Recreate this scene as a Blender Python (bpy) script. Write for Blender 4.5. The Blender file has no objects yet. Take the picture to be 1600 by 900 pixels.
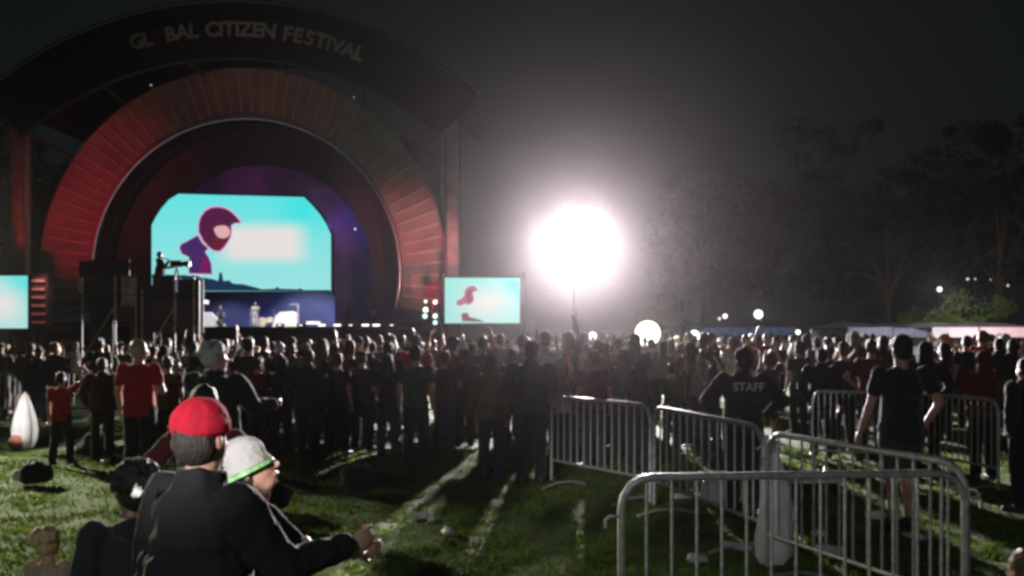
import bpy, bmesh, math, random
from mathutils import Vector, Matrix, noise
R = math.radians
random.seed(7)
S = bpy.context.scene
COL = S.collection
F = 1400.0; CH = 1.8; HY = 522.0; PX0 = 800.0
# ------------------------------------------------------------------ camera
cd = bpy.data.cameras.new('camera'); cam = bpy.data.objects.new('camera', cd); COL.objects.link(cam)
cam.location = (0, 0, CH); cam.rotation_euler = (R(90), 0, 0)
cd.sensor_width = 36; cd.lens = F / 1600 * 36; cd.shift_y = (HY - 450) / 1600
cd.clip_start = 0.05; cd.clip_end = 1000
S.camera = cam
# ------------------------------------------------------------------ world, lights, exposure
W = bpy.data.worlds.new('World'); S.world = W; W.use_nodes = True
wn = W.node_tree; wn.nodes.clear()
wo = wn.nodes.new('ShaderNodeOutputWorld'); wb = wn.nodes.new('ShaderNodeBackground')
tc = wn.nodes.new('ShaderNodeTexCoord'); sx = wn.nodes.new('ShaderNodeSeparateXYZ')
wr = wn.nodes.new('ShaderNodeValToRGB')
wn.links.new(tc.outputs['Generated'], sx.inputs[0]); wn.links.new(sx.outputs['Z'], wr.inputs[0])
wn.links.new(wr.outputs[0], wb.inputs[0]); wn.links.new(wb.outputs[0], wo.inputs[0])
wr.color_ramp.elements[0].position = 0.0; wr.color_ramp.elements[0].color = (0.0045, 0.0066, 0.0068, 1)
wr.color_ramp.elements[1].position = 0.6; wr.color_ramp.elements[1].color = (0.0038, 0.0052, 0.0056, 1)
wb.inputs[1].default_value = 1.0
S.view_settings.view_transform = 'Standard'; S.view_settings.look = 'None'
S.view_settings.exposure = 0; S.view_settings.gamma = 1; S.view_settings.use_curve_mapping = False
cy = S.cycles if hasattr(S, 'cycles') else None
S.render.engine = 'CYCLES'; cy = S.cycles
cy.use_denoising = True; cy.max_bounces = 5; cy.diffuse_bounces = 2; cy.glossy_bounces = 2
cy.transmission_bounces = 3; cy.volume_bounces = 0; cy.sample_clamp_indirect = 2.0; cy.filter_width = 3.2

def X(px, D): return (px - PX0) / F * D
def Z(py, D): return CH + (HY - py) / F * D
def P(px, py, D): return Vector((X(px, D), D, Z(py, D)))

def lamp(name, kind, loc, power, color, aim=None, size=None, blend=None, radius=0.1, spread=None, parent=None):
    l = bpy.data.lights.new(name, kind); l.energy = power; l.color = color
    if kind in ('POINT', 'SPOT'): l.shadow_soft_size = radius
    if kind == 'SPOT': l.spot_size = R(size); l.spot_blend = blend
    if kind == 'AREA': l.size = size; l.spread = R(spread or 180)
    o = bpy.data.objects.new(name, l); COL.objects.link(o); o.location = loc
    if aim is not None: o.rotation_euler = (Vector(aim) - Vector(loc)).to_track_quat('-Z', 'Y').to_euler()
    return o

LD = 42.0
LC = P(899, 392, LD)
FLOOD_POWER = 150000
lamp('floodlight_beam', 'SPOT', LC + Vector((0, -1.0, 0)), FLOOD_POWER, (1.0, .93, .93), aim=(-1, 3, 1.2), size=105, blend=1, radius=.32)
# unseen fill spots, added behind the camera and beyond the left edge: they light the hats, the railings and the left lawn
lamp('added_fill', 'SPOT', (-2.2, -4.2, 3.6), 640, (.90, .98, 1), aim=(.2, 8, .6), size=72, blend=1, radius=.25)
lamp('added_fill', 'SPOT', (-2.6, -2.2, 2.7), 3600, (1, .95, .93), aim=(-1.0, 3.25, 1.52), size=9.5, blend=1, radius=.15)
lamp('added_fill', 'SPOT', (-15, 21, 5.2), 22000, (1, .98, .70), aim=(-4.6, 8.2, 0), size=26, blend=1, radius=.25)
# red washes on the arch and the blue glow round the screen
lamp('red_wash', 'SPOT', P(80, 505, 47), 2300, (1, .03, .07), aim=P(150, 320, 58), size=50, blend=.9, radius=.2)
lamp('red_wash', 'SPOT', P(690, 505, 50), 2600, (1, .05, .08), aim=P(665, 400, 58), size=46, blend=.9, radius=.2)
lamp('red_wash', 'SPOT', P(380, 505, 50), 500, (1, .04, .12), aim=P(380, 150, 58), size=60, blend=1, radius=.2)
lamp('red_beam', 'SPOT', P(31, 425, 55.2), 260, (1, .02, .06), aim=P(34, 150, 56.4), size=30, blend=.8, radius=.08)
lamp('red_beam', 'SPOT', P(703, 424, 55.4), 420, (1, .02, .06), aim=P(706, 250, 56.6), size=40, blend=.7, radius=.08)
lamp('white_wash', 'SPOT', P(760, 410, 47), 2100, (1, .66, .60), aim=P(655, 395, 58), size=38, blend=.8, radius=.15)  # spot added to brighten the arch's right side, source unknown
lamp('sign_wash', 'SPOT', P(400, 330, 48), 95, (1, .9, .9), aim=P(390, 60, 55), size=46, blend=.9, radius=.2)  # spot added so that the roof letters show
for px, py, pw, c in ((225, 330, 70, (.35, .08, 1)), (535, 340, 90, (.22, .1, 1)), (375, 285, 50, (.6, .06, .45)), (300, 480, 35, (.12, .2, 1)), (470, 480, 45, (.12, .2, 1))):
    lamp('screen_halo', 'POINT', P(px, py, 64.4), pw, c, radius=.3)
lamp('stage_light', 'SPOT', P(480, 300, 52), 12000, (1, .95, .95), aim=P(480, 500, 59), size=38, blend=.6, radius=.2)
lamp('stage_light', 'SPOT', P(360, 300, 52), 8000, (.95, .95, 1), aim=P(350, 500, 59), size=30, blend=.6, radius=.2)

# ------------------------------------------------------------------ materials
MATS = {}
def mat(name, col, rough=.8, metal=0, var=.25, scale=8, bump=0, bscale=40, emit=None, es=0, sheen=0, stretch=None, trans=0):
    if name in MATS: return MATS[name]
    m = bpy.data.materials.new(name); m.use_nodes = True; MATS[name] = m
    nt = m.node_tree; b = nt.nodes['Principled BSDF']
    b.inputs['Roughness'].default_value = rough; b.inputs['Metallic'].default_value = metal
    t = nt.nodes.new('ShaderNodeTexCoord'); mp = nt.nodes.new('ShaderNodeMapping')
    nt.links.new(t.outputs['Object'], mp.inputs[0])
    if stretch: mp.inputs['Scale'].default_value = stretch
    n = nt.nodes.new('ShaderNodeTexNoise'); n.inputs['Scale'].default_value = scale; n.inputs['Detail'].default_value = 5
    nt.links.new(mp.outputs[0], n.inputs[0])
    r = nt.nodes.new('ShaderNodeValToRGB'); nt.links.new(n.outputs[0], r.inputs[0])
    r.color_ramp.elements[0].position = .3; r.color_ramp.elements[1].position = .7
    r.color_ramp.elements[0].color = [c * (1 - var) for c in col] + [1]
    r.color_ramp.elements[1].color = [min(1, c * (1 + var)) for c in col] + [1]
    nt.links.new(r.outputs[0], b.inputs['Base Color'])
    if bump:
        n2 = nt.nodes.new('ShaderNodeTexNoise'); n2.inputs['Scale'].default_value = bscale; n2.inputs['Detail'].default_value = 4
        nt.links.new(mp.outputs[0], n2.inputs[0])
        bp = nt.nodes.new('ShaderNodeBump'); bp.inputs['Strength'].default_value = bump; bp.inputs['Distance'].default_value = .02
        nt.links.new(n2.outputs[0], bp.inputs['Height']); nt.links.new(bp.outputs[0], b.inputs['Normal'])
    if emit:
        b.inputs['Emission Color'].default_value = (*emit, 1); b.inputs['Emission Strength'].default_value = es
    if sheen: b.inputs['Sheen Weight'].default_value = sheen
    if trans:
        tr = nt.nodes.new('ShaderNodeBsdfTranslucent'); nt.links.new(r.outputs[0], tr.inputs[0])
        mx = nt.nodes.new('ShaderNodeMixShader'); mx.inputs[0].default_value = trans
        nt.links.new(b.outputs[0], mx.inputs[1]); nt.links.new(tr.outputs[0], mx.inputs[2])
        nt.links.new(mx.outputs[0], nt.nodes['Material Output'].inputs[0])
    return m
def cloth(name, col, trans=.12): return mat(name, col, .9, 0, .2, 14, .35, 90, sheen=.15, trans=trans)
BLACK = cloth('black cotton', (.012, .012, .014), .03); CHAR = cloth('charcoal cotton', (.035, .035, .04), .05)
NAVY = cloth('navy cotton', (.018, .026, .055)); MAROON = cloth('maroon cotton', (.13, .018, .025))
RED = cloth('red cotton', (.50, .02, .035), .3); GREEN = cloth('dark green cotton', (.03, .075, .045))
GREY = cloth('grey cotton', (.2, .2, .21)); WHITE = cloth('white cotton', (.75, .74, .74), .3)
BEIGE = cloth('beige knit', (.42, .31, .24)); BROWN = cloth('brown cotton', (.13, .07, .045))
DENIM = cloth('dark denim', (.03, .04, .07)); OLIVE = cloth('olive cotton', (.09, .09, .04))
NYLON = mat('black nylon', (.004, .004, .005), .9, 0, .3, 9, .6, 14)
SKIN = mat('skin', (.46, .25, .18), .5, 0, .1, 20, .1, 120, trans=.06)
SKIN2 = mat('brown skin', (.22, .11, .07), .45, 0, .1, 20, .1, 120)
HAIRD = mat('dark hair', (.015, .011, .009), .62, 0, .4, 60, .6, 160, stretch=(1, 1, .15))
HAIRB = mat('brown hair', (.09, .045, .02), .62, 0, .4, 60, .6, 160, stretch=(1, 1, .15))
HAIRF = mat('fair hair', (.38, .24, .1), .62, 0, .4, 60, .6, 160, stretch=(1, 1, .15))
HAIRG = mat('grey hair', (.42, .41, .40), .5, 0, .3, 60, .6, 160, stretch=(1, 1, .15), sheen=.2)
SHOE = mat('shoe rubber', (.03, .03, .03), .6, bump=.1)
STEEL = mat('galvanised steel', (.36, .36, .35), .5, .45, .3, 30, .12, 60)
DSTEEL = mat('dark steel', (.05, .05, .055), .5, .6, .3, 30, .1, 60)
BLKM = mat('black painted metal', (.02, .02, .022), .5, .2, .3, 10)
WPAPER = mat('white paper', (.7, .7, .68), .8, 0, .1, 20, .3, 30)
PLASW = mat('white plastic', (.72, .72, .74), .35, 0, .08, 10, .15, 20, trans=.35)
LEAF = mat('leaves', (.012, .032, .012), .7, 0, .5, .8, trans=.3)
BARK = mat('bark', (.06, .045, .035), .9, 0, .4, 6, .8, 20, stretch=(3, 3, .6))
ARCHF = mat('arch fabric', (.34, .31, .31), .8, 0, .25, .5, .15, 3)
DARKF = mat('dark stage cloth', (.05, .045, .055), .9, 0, .3, .6, .3, 4)
ROOFM = mat('roof membrane', (.008, .008, .009), .7, 0, .3, .4, .2, 3)

# ------------------------------------------------------------------ helpers
def tag(o, label=None, cat=None, group=None, kind=None):
    if label: o['label'] = label
    if cat: o['category'] = cat
    if group: o['group'] = group
    if kind: o['kind'] = kind
    return o
def link(name, me, m=None, parent=None, loc=None):
    o = bpy.data.objects.new(name, me); COL.objects.link(o)
    if m and me is not None:
        if not me.materials: me.materials.append(m)
        else: o.material_slots[0].link = 'OBJECT'; o.material_slots[0].material = m
    if parent: o.parent = parent
    if loc is not None: o.location = loc
    return o
def empty(name, loc, rz=0):
    o = bpy.data.objects.new(name, None); COL.objects.link(o); o.location = loc; o.rotation_euler = (0, 0, rz); o.empty_display_size = .1
    return o
class MB:
    def __init__(s): s.bm = bmesh.new()
    def box(s, c, d, rot=None, bev=0):
        M = Matrix.Translation(c) @ (rot.to_4x4() if rot else Matrix.Identity(4)) @ Matrix.Diagonal((*d, 1))
        r = bmesh.ops.create_cube(s.bm, size=1, matrix=M)
        if bev:
            es = list({e for v in r['verts'] for e in v.link_edges})
            bmesh.ops.bevel(s.bm, geom=es, offset=bev, segments=2, affect='EDGES', profile=.5)
        return s
    def ell(s, c, r, rot=None, u=16, v=10):
        M = Matrix.Translation(c) @ (rot.to_4x4() if rot else Matrix.Identity(4)) @ Matrix.Diagonal((*r, 1))
        nv = s.bm.verts.new; nf = s.bm.faces.new; top = nv(M @ Vector((0, 0, 1))); bot = nv(M @ Vector((0, 0, -1))); rg_ = []
        for j in range(1, v):
            t = math.pi * j / v; st = math.sin(t); ct = math.cos(t)
            rg_.append([nv(M @ Vector((st * math.cos(2 * math.pi * k / u), st * math.sin(2 * math.pi * k / u), ct))) for k in range(u)])
        for k in range(u):
            l = (k + 1) % u
            nf((top, rg_[0][k], rg_[0][l])); nf((bot, rg_[-1][l], rg_[-1][k]))
            for A, B in zip(rg_, rg_[1:]): nf((A[k], B[k], B[l], A[l]))
        return s
    def tube(s, a, b, r0, r1=None, n=10):
        a = Vector(a); b = Vector(b); d = b - a
        if d.length < 1e-6: return s
        q = d.to_track_quat('Z', 'Y'); r1 = r0 if r1 is None else r1; nv = s.bm.verts.new; nf = s.bm.faces.new
        A = [nv(a + q @ Vector((r0 * math.cos(2 * math.pi * k / n), r0 * math.sin(2 * math.pi * k / n), 0))) for k in range(n)]
        B = [nv(b + q @ Vector((r1 * math.cos(2 * math.pi * k / n), r1 * math.sin(2 * math.pi * k / n), 0))) for k in range(n)]
        for k in range(n): nf((A[k], A[(k + 1) % n], B[(k + 1) % n], B[k]))
        nf(A[::-1]); nf(B); return s
    def cap(s, a, b, r0, r1=None, n=12):
        r1 = r0 if r1 is None else r1
        s.tube(a, b, r0, r1, n); s.ell(a, (r0,) * 3, u=n, v=8); s.ell(b, (r1,) * 3, u=n, v=8); return s
    def path(s, pts, r, n=8):
        pts = [Vector(p) for p in pts]; rings = []
        for i, p in enumerate(pts):
            t = (pts[min(i + 1, len(pts) - 1)] - pts[max(i - 1, 0)]).normalized()
            q = t.to_track_quat('Z', 'Y')
            rr = r[i] if isinstance(r, (list, tuple)) else r
            rings.append([s.bm.verts.new(p + q @ Vector((rr * math.cos(2 * math.pi * k / n), rr * math.sin(2 * math.pi * k / n), 0))) for k in range(n)])
        for A, B in zip(rings, rings[1:]):
            # align rings to avoid twist
            off = min(range(n), key=lambda o: sum((A[k].co - B[(k + o) % n].co).length for k in range(n)))
            for k in range(n): s.bm.faces.new((A[k], A[(k + 1) % n], B[(k + 1 + off) % n], B[(k + off) % n]))
            B[:] = B[off:] + B[:off]
        s.bm.faces.new(rings[0][::-1]); s.bm.faces.new(rings[-1]); return s
    def poly(s, pts, thick, n=(0, 1, 0)):
        n = Vector(n)
        A = [s.bm.verts.new(Vector(p)) for p in pts]; B = [s.bm.verts.new(Vector(p) + n * thick) for p in pts]
        s.bm.faces.new(A); s.bm.faces.new(B[::-1])
        for i in range(len(A)):
            j = (i + 1) % len(A); s.bm.faces.new((A[i], B[i], B[j], A[j]))
        return s
    def mesh(s, name, smooth=True):
        bmesh.ops.recalc_face_normals(s.bm, faces=s.bm.faces)
        me = bpy.data.meshes.new(name); s.bm.to_mesh(me); s.bm.free()
        if smooth:
            me.polygons.foreach_set('use_smooth', [True] * len(me.polygons))
            try: me.set_sharp_from_angle(angle=R(40))
            except Exception: pass
        return me
    def build(s, name, m, parent=None, loc=None, smooth=True): return link(name, s.mesh(name, smooth), m, parent, loc)

def remesh(mb, name, voxel, smooth=3, disp=0, dscale=9, seed=0):
    me = mb.mesh('tmp', False); o = bpy.data.objects.new('tmp', me); COL.objects.link(o)
    md = o.modifiers.new('r', 'REMESH'); md.mode = 'VOXEL'; md.voxel_size = voxel
    if smooth: sm = o.modifiers.new('s', 'SMOOTH'); sm.factor = .6; sm.iterations = smooth
    dg = bpy.context.evaluated_depsgraph_get(); dg.update()
    out = bpy.data.meshes.new_from_object(o.evaluated_get(dg)); out.name = name
    bpy.data.objects.remove(o); bpy.data.meshes.remove(me)
    if disp:
        sd = Vector((seed * 3.1, seed * 1.7, 0))
        nrm = [v.normal.copy() for v in out.vertices]
        for v, nn in zip(out.vertices, nrm):
            q = Vector((v.co.x * dscale, v.co.y * dscale, v.co.z * dscale * .55)) + sd
            v.co += nn * disp * (noise.noise(q) + .5 * noise.noise(q * 2.1))
    out.polygons.foreach_set('use_smooth', [True] * len(out.polygons))
    return out

def gz(x, y):
    s = min(1, max(0, (4 - x) / 14)); s = s * s * (3 - 2 * s)
    return -0.015 * max(0, y - 11) * s

# ------------------------------------------------------------------ ground
def ground():
    bm = bmesh.new()
    xs = []; ys = []
    y = -6.0
    while y < 600: ys.append(y); y += .09 if 2 < y < 13 else (.35 if y < 40 else (3 if y < 90 else 60))
    x = 0
    hx = [0]
    while x < 500: x += .09 if x < 8 else (.6 if x < 40 else 25); hx.append(x)
    xs = [-v for v in hx[::-1][:-1]] + hx
    rows = []
    for yy in ys:
        row = []
        for xx in xs:
            z = gz(xx, yy)
            if yy < 60: z += .02 * noise.noise(Vector((xx * 1.1, yy * 1.1, 3))) + .030 * noise.noise(Vector((xx * 3.1, yy * 2.4, 0))) + .016 * noise.noise(Vector((xx * 8, yy * 6, 1)))
            row.append(bm.verts.new((xx, yy, z - .01)))
        rows.append(row)
    for a, b in zip(rows, rows[1:]):
        for i in range(len(xs) - 1): bm.faces.new((a[i], a[i + 1], b[i + 1], b[i]))
    me = bpy.data.meshes.new('lawn'); bm.to_mesh(me); bm.free()
    me.polygons.foreach_set('use_smooth', [True] * len(me.polygons))
    m = bpy.data.materials.new('lawn'); m.use_nodes = True; nt = m.node_tree; b = nt.nodes['Principled BSDF']
    t = nt.nodes.new('ShaderNodeTexCoord'); n = nt.nodes.new('ShaderNodeTexNoise'); n.inputs['Scale'].default_value = 1.2; n.inputs['Detail'].default_value = 8
    n.inputs['Roughness'].default_value = .7
    nt.links.new(t.outputs['Object'], n.inputs[0])
    r = nt.nodes.new('ShaderNodeValToRGB'); nt.links.new(n.outputs[0], r.inputs[0])
    e = r.color_ramp.elements; e[0].position = .35; e[0].color = (.03, .075, .012, 1); e[1].position = .68; e[1].color = (.10, .11, .022, 1)
    x = e.new(.5); x.color = (.06, .125, .014, 1)
    nt.links.new(r.outputs[0], b.inputs['Base Color']); b.inputs['Roughness'].default_value = .9
    n2 = nt.nodes.new('ShaderNodeTexNoise'); n2.inputs['Scale'].default_value = 22; n2.inputs['Detail'].default_value = 6
    nt.links.new(t.outputs['Object'], n2.inputs[0])
    bp = nt.nodes.new('ShaderNodeBump'); bp.inputs['Strength'].default_value = .7; bp.inputs['Distance'].default_value = .05
    nt.links.new(n2.outputs[0], bp.inputs['Height']); nt.links.new(bp.outputs[0], b.inputs['Normal'])
    tag(link('ground', me, m), kind='structure')
    # grass tufts on the near lawn
    vs = []; fs = []
    rnd = random.Random(3)
    for i in range(120000):
        y = 3.2 + 11 * rnd.random() ** 1.3
        px = rnd.uniform(-60, 1660); xx = X(px, y)
        if noise.noise(Vector((xx * 1.7, y * 1.7, 5))) < -.15 and rnd.random() < .8: continue
        h = rnd.uniform(.018, .05); a = rnd.uniform(0, 6.28); w = .004 + .0008 * y
        lx = rnd.gauss(0, .02); ly = rnd.gauss(0, .02); z0 = gz(xx, y) + .02 * noise.noise(Vector((xx * 1.1, y * 1.1, 3))) + .030 * noise.noise(Vector((xx * 3.1, y * 2.4, 0))) - .014
        k = len(vs)
        vs += [(xx - w * math.cos(a), y - w * math.sin(a), z0), (xx + w * math.cos(a), y + w * math.sin(a), z0), (xx + lx, y + ly, z0 + h)]
        fs.append((k, k + 1, k + 2))
    me = bpy.data.meshes.new('grass'); me.from_pydata(vs, [], fs)
    tag(link('grass', me, mat('grass blades', (.10, .15, .018), .95, 0, .5, 1.5, trans=.45)), 'trampled green grass covering the lawn', 'grass', kind='stuff')
ground()

# ------------------------------------------------------------------ haze, added to give the floodlight its bloom
hz = MB().box((0, 48, 29), (290, 124, 64)).build('haze', None, smooth=False)
hm = bpy.data.materials.new('haze'); hm.use_nodes = True; nt = hm.node_tree; nt.nodes.remove(nt.nodes['Principled BSDF'])
pv = nt.nodes.new('ShaderNodeVolumePrincipled'); pv.inputs['Color'].default_value = (.98, .89, .93, 1)
pv.inputs['Density'].default_value = .00021; pv.inputs['Anisotropy'].default_value = .93
nt.links.new(pv.outputs[0], nt.nodes['Material Output'].inputs['Volume']); hz.data.materials.append(hm)
tag(hz, kind='stuff'); hz['label'] = 'thin added haze over the whole lawn, mostly standing in for lens bloom'; hz['category'] = 'haze'

# ------------------------------------------------------------------ stage
CXp, CYp, SD = 380, 424, 58.0
GS = gz(-17, SD)
def arc_pt(cx, cz, r, a, y): return Vector((cx + r * math.sin(a), y, cz + r * math.cos(a)))
def arc_band(cx, cz, r0, r1, a0, a1, y0, y1, n=72, y0b=None):
    """solid band: front face between r0 and r1 at depth y0, back at y1"""
    mb = MB(); bm = mb.bm; rings = []
    for i in range(n + 1):
        a = a0 + (a1 - a0) * i / n
        rings.append([bm.verts.new(arc_pt(cx, cz, r, a, y)) for r, y in ((r0, y0 if y0b is None else y0b), (r1, y0), (r1, y1), (r0, y1))])
    for A, B in zip(rings, rings[1:]):
        for k in range(4): bm.faces.new((A[k], A[(k + 1) % 4], B[(k + 1) % 4], B[k]))
    bm.faces.new(rings[0]); bm.faces.new(rings[-1][::-1]); return mb
cx = X(CXp, SD); cz = Z(CYp, SD); u = SD / F
arch = empty('stage_arch', (cx, SD, GS)); tag(arch, 'huge round stage arch washed in red light over the main screen', 'stage arch')
def under(root, o): o.parent = root; o.matrix_parent_inverse = Matrix.Translation(root.location).inverted(); return o
A0, A1 = R(-104), R(104)
under(arch, arc_band(cx, cz, 246 * u, 318 * u, A0, A1, SD, SD + 1.1, y0b=SD + .9).build('arch_face', ARCHF))
trim = MB().path([arc_pt(cx, cz, 243 * u, A0 + (A1 - A0) * i / 96, SD + .55) for i in range(97)], .09)
under(arch, trim.build('edge_trim', mat('silver trim', (.6, .55, .58), .35, .5)))
NB = 56
for i in range(NB):
    a = A0 + (A1 - A0) * (i + .5) / NB
    p0 = arc_pt(cx, cz, 252 * u, a, SD + .78); p1 = arc_pt(cx, cz, 314 * u, a, SD - .02)
    under(arch, MB().tube(p0, p1, .075, n=6).build('batten', mat('pale batten', (.62, .56, .54), .5, 0, .2, 2)))
under(arch, arc_band(cx, cz, 249 * u, 262 * u, A0, A1, SD + 3.01, SD + 8.5, 60).build('barrel_shell', mat('black lining cloth', (.012, .012, .015), .95)))
shell2 = arc_band(cx, cz, 186 * u, 249 * u, A0, A1, SD + 4.5, SD + 4.9, 60).build('inner_arch', mat('inner arch cloth', (.07, .06, .09), .85, 0, .3, .5, .2, 3)); under(arch, shell2)
bw = MB().box((cx, SD + 8.8, (GS + 16.5) / 2), (24, .3, 16.5 - GS)).build('back_wall', mat('back wall cloth', (.20, .18, .22), .9, 0, .3, .7, .3, 2)); under(arch, bw)
for sgn in (-1, 1):
    q = MB().box((cx + sgn * 11.6, SD + 1.5, (GS + 2.6) / 2), (2.6, 2.6, 2.6 - GS), bev=.05).build('arch_foot', DARKF); under(arch, q)

# roof with the lettering
RD = 55.0; ru = RD / F
rcx = X(360, RD); rcz = Z(590, RD)
roof = empty('stage_roof', (rcx, RD, GS)); tag(roof, 'dark curved stage roof carrying a line of pale capital letters', 'stage roof')
under(roof, arc_band(rcx, rcz, 500 * ru, 586 * ru, R(-41), R(41), RD, RD + .5, 60).build('fascia', ROOFM))
under(roof, arc_band(rcx, rcz, 574 * ru, 585 * ru, R(-41), R(41), RD + .52, RD + 12, 48).build('canopy', ROOFM))
under(roof, MB().path([arc_pt(rcx, rcz, 590 * ru, R(-41 + 82 * i / 60), RD - .05) for i in range(61)], .07).build('edge_tube', mat('edge tube', (.16, .16, .16), .5, .4)))
for a in (-40, -24, -8, 8, 24, 40):
    p = arc_pt(rcx, rcz, 502 * ru, R(a), RD + .6)
    d = Vector((cx - p.x, 0, cz - p.z)).normalized()
    L = (Vector((p.x, 0, p.z)) - Vector((cx, 0, cz))).length - 316 * u
    under(roof, MB().tube(p, p + d * L + Vector((0, SD + .9 - RD - .6, 0)), .12, n=8).build('strut', DSTEEL))
def column(px, y0, D, w, label):
    e = empty('wrapped_tower', (X(px, D), D, gz(X(px, D), D))); tag(e, label, 'tower'); h = Z(y0, D) - e.location.z
    MB().box((0, 0, h / 2 + .2), (w, w, h - .4), bev=.06).build('cloth_wrap', mat('tower cloth', (.30, .27, .27), .85, 0, .25, 1.5, .3, 5), e)
    MB().box((0, 0, .2), (w * 1.6, w * 1.6, .4), bev=.03).build('base_plate', DSTEEL, e)
    for sx_ in (-1, 1):
        for sy_ in (-1, 1): MB().tube((sx_ * (w / 2 + .04), sy_ * (w / 2 + .04), 0), (sx_ * (w / 2 + .04), sy_ * (w / 2 + .04), h), .035, n=6).build('truss_tube', DSTEEL, e)
column(32, 175, 56.2, .85, 'cloth wrapped roof tower lit by a red uplight left of the arch')
column(708, 190, 56.8, .75, 'cloth wrapped roof tower with a faint red glow right of the arch')
LET = "GLOBAL CITIZEN FESTIVAL"
wid = {'I': .45, ' ': .62, 'L': .82, 'Z': .95, 'F': .88, 'E': .9, 'T': .9}
tot = sum(wid.get(c, 1.0) for c in LET); a0 = math.asin(-155 / 545); a1 = math.asin(209 / 545)
acc = 0
sign_bm = bmesh.new(); logo_bm = bmesh.new()
for i, ch in enumerate(LET):
    w = wid.get(ch, 1.0); a = a0 + (a1 - a0) * (acc + w / 2) / tot; acc += w
    if ch == ' ': continue
    cu = bpy.data.curves.new('t', 'FONT'); cu.body = ch; cu.size = 1.22; cu.align_x = 'CENTER'; cu.extrude = .05; cu.offset = .025; cu.resolution_u = 3
    o = bpy.data.objects.new('t', cu); COL.objects.link(o)
    dg = bpy.context.evaluated_depsgraph_get(); me = bpy.data.meshes.new_from_object(o.evaluated_get(dg))
    bpy.data.objects.remove(o)
    p = arc_pt(rcx, rcz, 534 * ru, a, RD - .07)
    me.transform(Matrix.Translation(p) @ Matrix.Rotation(a, 4, 'Y') @ Matrix.Rotation(R(90), 4, 'X'))
    (logo_bm if i == 2 else sign_bm).from_mesh(me); bpy.data.meshes.remove(me)
def bm_obj(bm, name, m):
    me = bpy.data.meshes.new(name); bm.to_mesh(me); bm.free(); return link(name, me, m)
under(roof, bm_obj(sign_bm, 'lettering', mat('sign letters', (.62, .6, .6), .6)))
lo = under(roof, bm_obj(logo_bm, 'round_letter', mat('unlit letter', (.07, .02, .02), .6))); lo['label'] = 'unlit dark letter O between the pale letters'

# deck
deck = empty('stage_deck', (cx, SD, GS)); tag(deck, 'low dark stage deck with a row of footlights along its edge', 'stage')
dz = Z(511, 57)
under(deck, MB().box((cx, SD + 2.2, dz - .15), (25, 11, .3), bev=.02).build('platform', BLKM))
under(deck, MB().box((cx, SD - 3.0, (GS + dz - .3) / 2), (25, .08, dz - .31 - GS)).build('skirt', DARKF))
FOOTL = mat('footlight lens', (.8, .8, .7), .4, emit=(1, .93, .8), es=2.2)
for px in (437, 470, 503, 527, 548, 571, 588, 612):
    p = P(px, 515, SD - 2.9)
    fl = MB().box((p.x, SD - 2.75, dz + .1), (.5, .3, .2), bev=.03).build('footlight', DSTEEL); under(deck, fl)
    le = MB().box((p.x, SD - 2.915, dz + .1), (.44 if px in (503, 527, 571, 588) else .2, .02, .11 if px in (503, 527, 571, 588) else .05)).build('lens', FOOTL, fl)
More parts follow.
